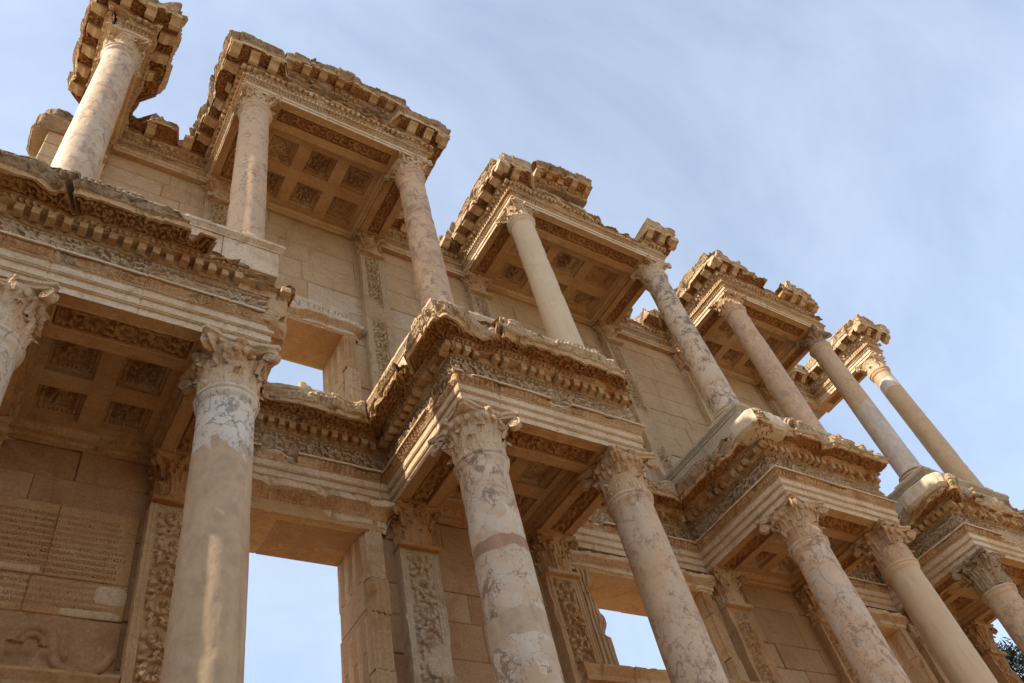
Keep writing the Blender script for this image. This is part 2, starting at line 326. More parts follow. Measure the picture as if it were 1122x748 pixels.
def sweep(bufs, sides, prof, step, seed, wear=1.0, breaks=(), zoff=None, edge_z=(None, None), block=.85, blank=(), rag_top=None):
    """bufs: dict part -> Buf.  breaks: (side, u0, u1, z_low, d_max, z_max).  blank: (side,u0,u1,z0,z1) unornamented repairs"""
    for sd in sides:
        nt_ = max(2, int(math.ceil((sd.L + .6) / step)) + 1); t = np.linspace(0, 1, nt_)[:, None]
        for sg in prof:
            ln = math.hypot(sg['d1'] - sg['d0'], sg['z1'] - sg['z0'])
            vs = step if sg['orn'] else step * 2.2
            m = max(2, int(math.ceil(ln / vs)) + 1); q = np.linspace(0, 1, m)[None, :]
            d = sg['d0'] + (sg['d1'] - sg['d0']) * q + 0 * t; z = sg['z0'] + (sg['z1'] - sg['z0']) * q + 0 * t
            nd, nz = (sg['z1'] - sg['z0']) / ln, -(sg['d1'] - sg['d0']) / ln
            u = sd.u(t, d); P = sd.pos(u, d, z)
            h = np.zeros_like(u)
            if sg['bulge']: h = h + sg['bulge'] * np.sin(np.pi * q) 
            if sg['orn']:
                ua = u + (sd.P0[0] * sd.dir[0] + sd.P0[1] * sd.dir[1])
                hh = ORN[sg['orn']](ua, q * ln + 0 * t, ln, seed)
                wm = ss(-.55, .0, fbm(P, 1.7, 2, seed + 5)) * .75 + .25
                for (bk, b0, b1, bz0, bz1) in blank:
                    if bk == sd.key:
                        nn = .06 * vn(P, 7, seed + 3)
                        wm = wm * (1 - ss(b0 - .02, b0 + .02, u + nn) * ss(b1 + .02, b1 - .02, u + nn) * (z > bz0) * (z < bz1))
                fade = ss(0, .03, np.minimum(u - sd.k0 * d, sd.L + sd.k1 * d - u)) * ss(0, .012, np.minimum(q, 1 - q) * ln)
                h = h + hh * sg['amp'] * wm * fade
            # weathering: edges lose more where they stick out
            dd = np.clip(d, 0, .6)
            c = wear * (.018 + .10 * dd) * ss(.12, .62, fbm(P, 3.1, 3, seed + 11))
            c = c + wear * (.010 + .05 * dd) * ss(.1, .6, fbm(P, 9.0, 2, seed + 12))
            c = c + wear * dd * .24 * ss(.12, .5, fbm(P, 1.5, 3, seed + 13))
            for kk, ee in ((sd.k0 == -1, u - sd.k0 * d), (sd.k1 == 1, sd.L + sd.k1 * d - u)):
                if kk: c = c + sg['w'] * wear * dd * .30 * np.exp(-(ee / .11) ** 2) * (.55 + .9 * vn(P, 4, seed + 14))
            bi = np.floor((u + .31) / block); fr = (u + .31) / block - bi
            jn = np.exp(-((np.minimum(fr, 1 - fr) * block) / .012) ** 2)
            c = c * sg['w'] + jn * .012 + sg['w'] * dd * .09 * wear * (rnd1(bi + 40 * ord(sd.key[0]), seed) - .35).clip(0)
            zz = z.copy()
            if rag_top is not None:
                za, zb, am = rag_top
                f = np.clip((z - za) / (zb - za), 0, 1)
                zz = zz - f * am * (ss(-.3, .5, fbm(P * np.array([1, 1, .2]), 2.1, 3, seed + 21)) + .8 * (rnd1(bi + 17, seed + 9) - .4).clip(0))
            d2 = d + h * nd; zz = zz + h * nz
            d2 = np.where(d > .02, np.maximum(d2 - c, np.minimum(d, 0.0)), d2 - np.clip(c, 0, .03) * (d > -.01))
            for (bk, b0, b1, zl, zh, dm, zm) in breaks:
                if bk != sd.key: continue
                nn = .13 * fbm(P, 3.3, 2, seed + 31) + .05 * vn(P, 9, seed + 32)
                mk = (u + nn > b0) & (u + nn < b1) & (z > zl + nn * .5) & (z < zh)
                d2 = np.where(mk, np.minimum(d2, dm + .12 * fbm(P, 4.5, 3, seed + 33)), d2)
                if zm is not None: zz = np.where(mk, np.minimum(zz, zm + .14 * fbm(P * np.array([1, 1, .1]), 3.0, 3, seed + 34)), zz)
            if zoff is not None: zz = zz + zoff(u, P)
            u2 = sd.u(t, d2); Q = sd.pos(u2, d2, zz)
            Q = Q + sg['w'] * .010 * wear * vnoise3(P, 6.0, 2, seed + 41) + (.25 + .75 * sg['w']) * .0035 * wear * vnoise3(P, 31, 1, seed + 42)
            tone = np.clip(.28 + .5 * rnd1(bi + 91, seed + 2) + .1 * fbm(P, 2, 2, seed + 8), 0, 1)
            bufs[sg['part']].grid(Q, sg['mat'], tone)
    return bufs

def dentils(buf, sides, z0, z1, d0, d1, w, gap, seed, miss=.06, mat=0, breaks=(), zoff=None, scroll=False):
    rng = np.random.default_rng(seed)
    for sd in sides:
        ua, ub = sd.k0 * d1, sd.L + sd.k1 * d1
        if sd.k0 > 0: ua += .02
        if sd.k1 < 0: ub -= .02
        n = max(1, int((ub - ua - w) / (w + gap)))
        pit = (ub - ua - w) / n
        for i in range(n + 1):
            u0 = ua + i * pit; 
            bad = False
            for (bk, b0, b1, zl, zh, dm, zm) in breaks:
                if bk == sd.key and b0 < u0 + w / 2 < b1 and z1 > zl and z0 < zh and dm < d1: bad = True
            if bad or rng.random() < miss: continue
            dd = d1 - max(0, rng.normal(.004, .016)) - (rng.random() < .2) * rng.uniform(.01, (d1 - d0) * .7)
            e0 = u0 + rng.uniform(-.004, .004); e1 = u0 + w + rng.uniform(-.004, .004)
            tn = np.clip(rng.normal(.5, .16), .1, .95)
            ds = np.array([d0, dd]);
            zo = zoff(np.array([u0]), None)[0] if zoff is not None else 0
            V = []
            zb = z0 + rng.uniform(0, .012)
            if scroll:   # S-curved bracket
                pr = [(d0, zb - .0), (d0 + (dd - d0) * .35, zb - .015), (d0 + (dd - d0) * .7, zb + (z1 - zb) * .35), (dd, zb + (z1 - zb) * .45), (dd + .01, z1), (d0, z1)]
            else:
                pr = [(d0, zb), (dd - .008, zb), (dd, zb + .012), (dd, z1), (d0, z1)]
            for e in (e0, e1):
                for (a, b) in pr:
                    P = sd.P0 + e * sd.dir + a * sd.nrm; V.append([P[0], P[1], b + zo])
            V = np.array(V) + rng.uniform(-.007, .007, (len(V), 3)); k = len(pr)
            F = [[j, j + k, (j + 1) % k + k, (j + 1) % k] for j in range(k)]
            for o_ in (0, k):
                c = [o_ + j for j in range(k)]
                f = [[c[0], c[j], c[j + 1], c[j + 1]] for j in range(1, k - 1)]
                F += f if o_ else [[x[2], x[1], x[0], x[0]] for x in f]
            F = [f[::-1] if f[2] != f[3] else f for f in F]
            buf.add(V, F, mat, tn)

# ------------------------------------------------------------------ dimensions (metres)
YW, YWE, YB = .20, .10, .92            # wall face, wall-entablature face, wall back
LX = [-9.0, -6.877, -3.906, -1.668, 1.767, 3.954, 6.76, 9.0]        # lower columns
UX = [-8.881, -6.837, -4.053, -1.705, 1.655, 3.946, 6.805, 9.041]   # upper columns
YC = -1.6
ZL0, ZL1, ZLC = 3.05, 7.876, 8.50      # lower shaft bottom, top, capital top
ZP0, ZP1 = 9.84, 10.40                 # upper pedestals
ZU0, ZU1, ZUC = 10.62, 14.573, 14.95

# ------------------------------------------------------------------ columns
def lathe(buf, cx, cy, prof, n=48, mat=0, tone=.5, wob=0, seed=0, smooth=True, chip=0):
    a = np.linspace(0, 2 * np.pi, n, endpoint=False)[:, None]
    r = np.array([p[0] for p in prof])[None, :] + 0 * a; z = np.array([p[1] for p in prof])[None, :] + 0 * a
    P = np.stack([cx + r * np.cos(a), cy + r * np.sin(a), z], -1)
    if wob:
        r = r + wob * fbm(P, 2.2, 3, seed)
    if chip:
        r = r - chip * ss(.28, .62, fbm(P, 3.4, 3, seed + 4)) - chip * .6 * ss(.3, .6, fbm(P, 9, 2, seed + 6))
    P = np.stack([cx + r * np.cos(a), cy + r * np.sin(a), z], -1)
    buf.grid(P, mat, tone, smooth, wrap=True)

def shaft_mesh(x, y, r0, r1, z0, z1, seed, mat, parent, joints=()):
    b = Buf(); zs = list(np.linspace(z0, z1 - .16, 90))
    prof = []
    for z in zs:
        q = (z - z0) / (z1 - z0); r = r0 + (r1 - r0) * (q ** 1.35)
        if q < .03: r += .03 * (1 - q / .03) ** 2
        for j in joints: r -= .010 * math.exp(-((z - j) / .010) ** 2)
        prof.append((r, z))
    for k in range(7): prof.append((r1 + .006 + .028 * math.sin(math.pi * .5 * k / 6), z1 - .15 + .07 * k / 6))   # flare under the collar
    for k in range(9): prof.append((r1 + .022 + .026 * math.sin(math.pi * k / 8), z1 - .075 + .07 * k / 8))
    prof.append((r1 - .05, z1))
    lathe(b, x, y, prof, 64, 0, .5, .006, seed, True, .012)
    return b.build('shaft', mat, parent, (x, y, z0))

def base_mesh(x, y, r, z0, z1, mat, parent, seed):
    b = Buf(); h = z1 - z0; pl = h * .28
    b.box((x - r * 1.42, y - r * 1.42, z0), (x + r * 1.42, y + r * 1.42, z0 + pl), 0, .5, .004, np.random.default_rng(seed), .012)
    pr = [(r * 1.1, z0 + pl)]
    for k in range(9): a = -math.pi / 2 + math.pi * k / 8; pr.append((r * 1.24 + .055 * math.cos(a), z0 + pl + h * .14 + h * .14 * math.sin(a)))
    for k in range(7): a = k / 6; pr.append((r * 1.2 - .06 * math.sin(math.pi * a) - .03 * a, z0 + pl + h * .30 + h * .16 * a))
    for k in range(9): a = -math.pi / 2 + math.pi * k / 8; pr.append((r * 1.1 + .04 * math.cos(a), z0 + pl + h * .56 + h * .10 * math.sin(a)))
    pr.append((r * 1.02, z1))
    lathe(b, x, y, pr, 48, 0, .55, .006, seed, True, .02)
    return b.build('base', mat, parent, (x, y, z0))

def pedestal_mesh(x, y, hw, z0, z1, mat, parent, seed, yb=None):
    b = Buf(); rng = np.random.default_rng(seed); yb = y + hw if yb is None else yb
    b.box((x - hw, y - hw, z0), (x + hw, yb, z1 - .14), 0, .5, .004, rng, .015)
    P = []
    sides = [Side('F', (x - hw, y - hw), (x + hw, y - hw), -1, 1), Side('R', (x + hw, y - hw), (x + hw, yb), -1, 1), Side('B', (x + hw, yb), (x - hw, yb), -1, 1), Side('L', (x - hw, yb), (x - hw, y - hw), -1, 1)]
    prof = [S(-.02, z1 - .14, .02, z1 - .135), S(.02, z1 - .135, .03, z1 - .11), S(.03, z1 - .11, .085, z1 - .06, None), S(.085, z1 - .06, .09, z1 - .055), S(.09, z1 - .055, .09, z1 - .004), S(.09, z1 - .004, -hw, z1 - .002)]
    sweep({'architrave': b}, sides, prof, .04, seed, .7)
    return b.build('pedestal', mat, parent, (x, y, z0))

def leaf_patch(buf, org, out, tan, hgt, wid, reach, n=9, m=11, mat=0, tone=.5, curl=1.0):
    """an acanthus leaf rising from org, leaning outwards and rolling over at the tip"""
    q = np.linspace(0, 1, m)[None, :]; s = np.linspace(-1, 1, n)[:, None]
    lob = 1 - .20 * np.abs(np.sin(q * 3.2 * np.pi))
    w = wid * (.55 + .75 * np.sin(np.pi * np.clip(q * .9 + .1, 0, 1)) ** .7) * lob * np.where(q > .8, 1 - .8 * (q - .8) / .2, 1) * .62
    zz = hgt * np.where(q < .82, q / .82 * .97, .97 + .03 * np.sin((q - .82) / .18 * np.pi) - curl * .16 * ((q - .82) / .18) ** 1.4)
    oo = reach * (.12 * q + .25 * q ** 3 + np.where(q > .62, .75 * ((q - .62) / .38) ** 1.3, 0))
    ridge = .020 * wid / .2 * (np.cos(np.abs(s) * 9.0 - q * 2) * .6 + (1 - np.abs(s)) * 1.4)
    side = -(s ** 2) * .035 * wid / .2
    o_ = oo + ridge + side
    P = np.array(org) + o_[..., None] * np.array(out) + (s * w)[..., None] * np.array(tan) + (zz + 0 * s)[..., None] * np.array([0, 0, 1.0])
    buf.grid(P, mat, tone)
    # thickness: inner skin
    P2 = P - np.array(out) * .022
    buf.grid(P2, mat, tone, flip=True)

def volute(buf, c, out, tan, rad, wid, mat=0, tone=.5):
    """spiral roll seen on both flanks, axis along tan"""
    out = np.array(out, float); tan = np.array(tan, float); up = np.array([0, 0, 1.0]); c = np.array(c, float)
    n = 44; q = np.linspace(0, 1, n); th = -math.pi * .5 + math.pi * 1.0 - q * 2 * math.pi * 2.1; rr = rad * (1 - .80 * q)
    ctr = c + (np.cos(th) * rr)[:, None] * out + (np.sin(th) * rr)[:, None] * up
    k = 8; ph = np.linspace(0, 2 * np.pi, k, endpoint=False)
    tube = rad * .155 * (1 - .45 * q)
    for sg in (-1, 1):
        rd = np.cos(th)[:, None] * out + np.sin(th)[:, None] * up
        P = ctr[:, None, :] + (np.cos(ph)[None, :, None] * rd[:, None, :] + np.sin(ph)[None, :, None] * tan) * tube[:, None, None] + sg * wid * .5 * tan
        P = np.concatenate([P, P[:, :1]], 1); buf.grid(P, mat, tone, True)
    # drum between the spirals
    a = np.linspace(0, 2 * np.pi, 20); ring = np.cos(a)[:, None] * out + np.sin(a)[:, None] * up
    pr = [(0.02, -.5), (.82, -.5), (.88, -.42), (.70, 0), (.88, .42), (.82, .5), (.02, .5)]
    P = np.stack([c + ring * rad * p + tan * wid * t for (p, t) in pr], 1)
    buf.grid(P, mat, tone, True)
    e = np.linspace(0, np.pi, 6)
    for sg in (-1, 1):
        P = np.stack([c + ring * rad * .2 * math.sin(x) + tan * sg * (wid * .5 + rad * .13 * math.cos(x)) for x in e[:4]], 1); buf.grid(P, mat, tone, True)

def capital_geo(buf, r, h, composite=True, seed=0, res=1.0, wear=1.0, fy=1.0, missing=()):
    """capital centred on the origin, bottom at z=0; fy flattens it in y for pilasters; missing = volute indices that broke off"""
    b = Buf(); rng = np.random.default_rng(seed)
    ab = r * 1.46; za = h * .86
    # bell
    pr = [(r * .98, 0), (r * .97, h * .25), (r * 1.0, h * .45), (r * 1.06, h * .6), (r * 1.18, h * .74), (r * 1.28, za)]
    n = 72; a = np.linspace(0, 2 * np.pi, n, endpoint=False)[:, None]
    pz = np.linspace(0, za, 26)[None, :]; prr = np.interp(pz, [p[1] for p in pr], [p[0] for p in pr])
    fl = 0.012 * ss(h * .42, h * .46, pz) * ss(h * .70, h * .66, pz) * np.cos(a * 24) * (1 if composite else .3)
    rr = prr + fl; b.grid(np.stack([rr * np.cos(a), rr * np.sin(a), pz + 0 * a], -1), 0, .5, wrap=True)
    # leaves
    for row, (hh, z0, off, wd, rc) in enumerate(((h * .34, 0, 0, .36, .30), (h * .56, 0, .5, .34, .36))):
        for i in range(8):
            an = (i + off) * math.pi / 4 + .0; o_ = np.array([math.cos(an), math.sin(an), 0]); t_ = np.array([-math.sin(an), math.cos(an), 0])
            if rng.random() < .08 * wear: continue
            k = rng.uniform(.55, 1.0) if rng.random() < .35 * wear else 1.0
            leaf_patch(b, o_ * r * .99, o_, t_, hh * (.8 + .2 * k), r * wd * 2.1 / 2, r * rc * k, tone=rng.uniform(.35, .65), curl=k)
    # echinus egg ring
    if composite:
        ze = h * .72; ne = 20
        for i in range(ne):
            an = 2 * math.pi * (i + .5) / ne
            if rng.random() < .12 * wear: continue
            c = np.array([math.cos(an) * r * 1.22, math.sin(an) * r * 1.22, ze + h * .03]); s_ = r * .13
            th = np.linspace(0, 2 * np.pi, 9); ps = np.linspace(-np.pi / 2, np.pi / 2, 6)
            P = c + np.stack([np.outer(np.cos(th), np.cos(ps)) * s_, np.outer(np.sin(th), np.cos(ps)) * s_, np.outer(np.ones(9), np.sin(ps)) * s_ * 1.35], -1)
            b.grid(P, 0, .5, True)
        P = np.stack([np.stack([np.cos(a[:, 0]) * R_, np.sin(a[:, 0]) * R_, np.full(n, z_)], -1) for (R_, z_) in ((r * 1.05, ze - h * .06), (r * 1.13, ze - h * .055), (r * 1.15, ze - h * .035), (r * 1.1, ze - h * .02))], 1)
        b.grid(P, 0, .5, True, wrap=True)
    # volutes
    vr = r * (.27 if composite else .19); vz = za - vr * .95
    for i in range(4):
        if i in missing: continue
        an = math.pi / 4 + i * math.pi / 2; o_ = np.array([math.cos(an), math.sin(an), 0]); t_ = np.array([-math.sin(an), math.cos(an), 0])
        volute(b, o_ * (ab * 1.36 - vr * 1.15) + np.array([0, 0, vz]), o_, t_, vr, r * .26, tone=.55)
        # stem carrying the volute
        q = np.linspace(0, 1, 8); c = o_ * (r * 1.05 + (ab * 1.36 - vr * 1.3 - r * 1.05) * q[:, None] ** 1.3) + np.array([0, 0, 1.0]) * (h * .45 + (vz + vr * .8 - h * .45) * q[:, None] ** .8)
        w = r * .11
        P = np.stack([c + t_ * w + o_ * .0, c + o_ * .03, c - t_ * w, c - o_ * .06, c + t_ * w], 1); b.grid(P, 0, .5)
    # abacus: concave-sided slab in two tiers
    m = 13; out = []
    for i in range(4):
        an = i * math.pi / 2; o_ = np.array([math.cos(an), math.sin(an)]); t_ = np.array([-math.sin(an), math.cos(an)])
        for q in np.linspace(-.90, .90, m):
            out.append(o_ * ab * (1 - .17 * (1 - (q / .92) ** 2)) + t_ * ab * q)
    out = np.array(out); lv = [(.86, za), (.90, za + .005), (.92, za + h * .05), (.985, za + h * .075), (1.0, za + h * .08), (1.0, h - .002), (.3, h)]
    P = np.stack([np.concatenate([out * k, np.full((len(out), 1), z)], 1) for k, z in lv], 1)
    b.grid(P, 0, .55, wrap=True)
    P = np.stack([np.concatenate([out * k, np.full((len(out), 1), z)], 1) for k, z in ((.3, za - .002), (.86, za))], 1); b.grid(P, 0, .5, wrap=True)
    for i in range(4):   # fleuron
        an = i * math.pi / 2; o_ = np.array([math.cos(an), math.sin(an), 0]); t_ = np.array([-math.sin(an), math.cos(an), 0])
        th = np.linspace(0, 2 * np.pi, 17); rr = np.linspace(0, 1, 5)
        if rng.random() < .3 * wear: continue
        R_ = r * .19 * (1 + .18 * np.cos(5 * th))[:, None] * rr[None, :]
        P = o_ * (ab * .86) + np.cos(th)[:, None, None] * t_ * R_[..., None] + (np.sin(th)[:, None, None] * np.array([0, 0, 1.0])) * R_[..., None] + o_ * (.05 * (1 - rr[None, :, None] ** 2)) + np.array([0, 0, za + h * .06])
        b.grid(P, 0, .5)
    V = np.concatenate(b.v)
    wear = wear * 1.35
    V = V + .011 * wear * vnoise3(V + seed * 3.1, 7, 2, seed) + .004 * wear * vnoise3(V + seed, 28, 1, seed)
    c = ss(.12, .55, fbm(V + seed * 1.7, 5.0, 3, seed + 3)) * .10 * wear        # broken lumps
    rad = np.hypot(V[:, 0], V[:, 1]); sc = np.maximum((rad - c * (rad > r)), np.minimum(rad, r * .96)) / np.maximum(rad, 1e-5)
    V[:, :2] *= sc[:, None]
    V[:, 1] *= fy
    buf.add(V, np.concatenate(b.f), 0, np.concatenate(b.t))

def capital(x, y, z, r, h, mat, parent, composite=True, seed=0, wear=1.0, missing=()):
    b = Buf(); capital_geo(b, r, h, composite, seed, 1, wear, 1, missing)
    b.v = [v + np.array([x, y, z]) for v in b.v]
    return b.build('capital', mat, parent, (x, y, z))

# lower columns -----------------------------------------------------
M_cap = stone('carved_capital_marble', (.52, .42, .32), (.58, .50, .41), (.42, .25, .13), .45, lich=.45, pale=(.64, .58, .50), seed=11, bump=.7)
M_capr = stone('rusty_capital_marble', (.48, .35, .24), (.53, .42, .31), (.38, .20, .10), .6, lich=.45, pale=(.58, .50, .42), seed=12, bump=.8)
lowspec = [
 ('fluted-capital grey marble column at the left edge of the photo', marble('white_marble_a', WHITE, CREAM, GREY, 3.2, .06, .8, .3, seed=1), .296, .268, M_cap, 1, ()),
 ('big white column veined grey above and mended with beige mortar below, nearest on the left', marble('white_marble_mended_beige', (.63, .60, .57), (.55, .52, .50), GREY, 4.2, .05, .8, .25, bands=((-9, 7.12, (.51, .355, .205), 1.1),), seed=2, warm_amt=.12), .300, .270, M_cap, .7, ()),
 ('breccia marble column with one red brown and one beige mortar ring', marble('breccia_with_mortar_rings', WHITE, PINK, PUR, 5.6, .085, .85, .55, bands=((6.52, 6.66, (.38, .215, .125), .18), (5.52, 5.80, (.50, .37, .235), .22)), seed=3), .325, .288, M_cap, .9, (2,)),
 ('pinkish veined marble column under the right corner of the middle porch', marble('pink_cream_marble', (.53, .43, .34), PINK, PUR, 4.6, .05, .7, .55, seed=4, warm_amt=.45), .305, .268, M_capr, .8, ()),
 ('mottled rose and grey marble column in front of the third lower porch', marble('mottled_rose_marble', PINK, (.52, .45, .40), PUR, 5.5, .08, .75, .6, seed=5, warm_amt=.35), .300, .266, M_capr, .8, ()),
 ('plain smooth beige column without veins beside the mottled rose column', marble('plain_beige_shaft', (.50, .385, .265), (.53, .42, .30), PUR, conc=True, seed=6, warm_amt=.15), .300, .266, M_capr, .8, ()),
 ('rough brown column with a worn capital low at the right edge', marble('brown_veined_marble', (.46, .35, .25), (.50, .40, .31), PUR, 5, .06, .6, .5, seed=7, warm_amt=.5), .300, .266, M_top, 1.6, (0, 3)),
 ('lower column at the far right end of the facade', marble('grey_veined_marble', CREAM, WHITE, GREY, 5, .06, .7, .4, seed=8), .300, .266, M_capr, 1, ()),
]
LOWCOLS = []
for i, (lab, mt, r0, r1, cm, wr, mis) in enumerate(lowspec):
    x = LX[i]; t = thing('marble_column', lab, 'column', (x, YC, 1.2), 'columns of the lower storey')
    shaft_mesh(x, YC, r0, r1, ZL0, ZL1, 10 + i, mt, t)
    capital(x, YC, ZL1 - .004, r1 + .012, ZLC - ZL1 + .002, cm, t, True, 30 + i, wr, mis)
    base_mesh(x, YC, r0, ZL0 - .3, ZL0 + .01, M_pale, t, 50 + i)
    pedestal_mesh(x, YC, .47, 1.2, ZL0 - .3, M_pale, t, 70 + i)
    LOWCOLS.append(t)
upspec = [
 ('pale veined column standing alone under the broken roof at the top left corner', marble('pale_lavender_veined', (.54, .44, .34), (.48, .385, .31), (.22, .16, .13), 3.6, .05, .7, .4, seed=21), M_cap, 1.3),
 ('upper column with a sunlit streak, left support of the first upper porch', marble('peach_veined', (.52, .375, .265), (.50, .39, .30), (.21, .14, .105), 3.4, .045, .7, .4, seed=22, warm_amt=.3), M_cap, 1.2),
 ('blotchy peach and purple upper column, right support of the first upper porch', marble('peach_purple_blotched', (.51, .365, .25), (.47, .35, .26), (.20, .13, .10), 4.0, .08, .75, .5, seed=23, warm_amt=.4), M_cap, 1.1),
 ('smooth cream column without veins, left support of the second upper porch', marble('plain_cream_shaft', (.55, .445, .325), (.57, .47, .35), PUR, conc=True, seed=24, warm_amt=.08), M_cap, .8),
 ('heavily grey veined upper column, right support of the second upper porch', marble('dark_vein_breccia', (.53, .44, .35), (.49, .40, .31), (.15, .12, .12), 5.0, .10, .9, .4, seed=25, warm_amt=.3), M_cap, 1.0),
 ('rosy mottled upper column, left support of the third upper porch', marble('rosy_mottled', (.49, .35, .25), (.46, .345, .265), (.20, .135, .11), 4.2, .06, .6, .6, seed=26, warm_amt=.4), M_capr, 1.4),
 ('tan column with a paler lower drum, right support of the third upper porch', marble('tan_patched_shaft', (.47, .35, .25), (.49, .38, .28), PUR, 4, .04, .4, .4, bands=((9, 12.5, (.52, .43, .35), .5),), seed=27, warm_amt=.35), M_top, 1.6),
 ('slim tan column under the small isolated roof at the far right', marble('tan_two_ring_shaft', (.47, .355, .24), (.45, .33, .22), PUR, 4, .03, .25, .3, bands=((13.9, 14.2, (.54, .47, .40), .2),), seed=28, warm_amt=.3), M_pale, 1.1),
]
for i, (lab, mt, cm, wr) in enumerate(upspec):
    x = UX[i]; t = thing('marble_column', lab, 'column', (x, YC, ZP1), 'columns of the upper storey')
    shaft_mesh(x, YC, .243, .222, ZU0, ZU1, 110 + i, mt, t)
    capital(x, YC, ZU1 - .004, .228, ZUC - ZU1 + .002, cm, t, False, 130 + i, wr, (2,) if i in (0, 5) else ())
    base_mesh(x, YC, .243, ZP1, ZU0 + .01, M_pale, t, 150 + i)

# ------------------------------------------------------------------ podiums under the upper columns
for k, (i0, i1, lab, mt) in enumerate(((0, 1, 'cream stone podium on the near lower porch, carrying the first two upper columns', M_pale), (2, 3, 'pale podium half hidden behind the broken cornice of the middle lower porch', M_pale),
        (4, 5, 'grey podium on the third lower porch with a dark moulded edge slanting to the wall', M_conc), (6, 7, 'grey podium at the right end, between the tan patched column and the slim last column', M_conc))):
    x0, x1, yf = UX[i0] - .33, UX[i1] + .33, -1.95; t = thing('podium', lab, 'podium', ((x0 + x1) / 2, YC, 9.80), 'podiums of the upper storey')
    rng = np.random.default_rng(180 + k); b = Buf(); n = 4; xs = np.linspace(x0, x1, n + 1)
    for q in range(n): b.box((xs[q] + .002, yf, 9.80), (xs[q + 1] - .002, YW - .01, 10.27), 0, float(np.clip(rng.normal(.5, .2), 0, 1)), .003, rng, .010)
    b.build('podium_block', mt, t, ((x0 + x1) / 2, YC, 9.80))
    b = Buf(); sides = [Side('L', (x0, YW), (x0, yf), 0, 1), Side('F', (x0, yf), (x1, yf), -1, 1), Side('R', (x1, yf), (x1, YW), -1, 0)]
    sweep({'architrave': b}, sides, [S(-.03, 10.262, .012, 10.266), S(.012, 10.266, .016, 10.29), S(.016, 10.29, .055, 10.34), S(.055, 10.34, .06, 10.342), S(.06, 10.342, .06, 10.395, None, 0, 0), S(.06, 10.395, -.6, 10.40)], .03, 190 + k, .6)
    b.box((x0 + .2, yf + .2, 10.28), (x1 - .2, YW - .02, 10.394), 0, .5)
    b.build('cap_moulding', mt, t, ((x0 + x1) / 2, YC, 10.26))

# ------------------------------------------------------------------ entablatures
AR = ['architrave', 'frieze', 'cornice']
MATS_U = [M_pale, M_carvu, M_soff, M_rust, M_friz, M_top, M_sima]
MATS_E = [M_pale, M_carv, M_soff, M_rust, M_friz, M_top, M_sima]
def lower_profile():
    A = 'architrave'; F = 'frieze'; C = 'cornice'
    return [S(0, 8.50, 0, 8.592, None, 0, 0, A), S(0, 8.592, .018, 8.596, None, 0, 0, A), S(.018, 8.596, .018, 8.618, 'bead', .010, 1, A), S(.018, 8.618, .026, 8.620, None, 0, 0, A),
            S(.026, 8.620, .026, 8.716, None, 0, 0, A), S(.026, 8.716, .046, 8.720, None, 0, 0, A), S(.046, 8.720, .046, 8.742, 'bead', .010, 1, A), S(.046, 8.742, .052, 8.744, None, 0, 0, A),
            S(.052, 8.744, .052, 8.842, None, 0, 0, A), S(.052, 8.842, .072, 8.846, None, 0, 0, A), S(.072, 8.846, .076, 8.876, 'egg', .022, 1, A), S(.070, 8.876, .115, 8.965, 'leaf', .042, 1, A), S(.135, 8.965, .142, 8.967, None, 0, 0, A), S(.142, 8.967, .142, 8.995, None, 0, 0, A), S(.142, 8.995, .015, 9.0, None, 0, 0, A),
            S(.015, 9.0, .015, 9.285, 'scroll', .060, 4, F, .02),
            S(.015, 9.285, .035, 9.29, None, 0, 4, C), S(.025, 9.29, .055, 9.345, 'egg', .036, 4, C), S(.075, 9.345, .085, 9.347, None, 0, 1, C), S(.085, 9.347, .085, 9.455, None, 0, 1, C), S(.085, 9.455, .205, 9.458, None, 0, 1, C),
            S(.205, 9.458, .205, 9.472, None, 0, 1, C), S(.195, 9.472, .235, 9.525, 'egg', .036, 1, C), S(.255, 9.525, .265, 9.56, None, 0, 3, C), S(.265, 9.560, .455, 9.565, 'scroll', .060, 3, C), S(.455, 9.565, .460, 9.520, None, 0, 3, C), S(.460, 9.520, .490, 9.520, None, 0, 1, C),
            S(.490, 9.520, .490, 9.600, None, 0, 1, C), S(.490, 9.600, .505, 9.605, None, 0, 1, C), S(.505, 9.605, .515, 9.64, 'egg', .020, 6, C), S(.510, 9.64, .53, 9.72, 'leaf', .024, 6, C), S(.53, 9.72, .535, 9.80, 'tongue', .020, 6, C), S(.545, 9.80, .540, 9.85, None, 0, 6, C), S(.540, 9.85, .35, 9.86, None, 0, 5, C), S(.35, 9.86, -.3, 9.87, None, 0, 5, C)]
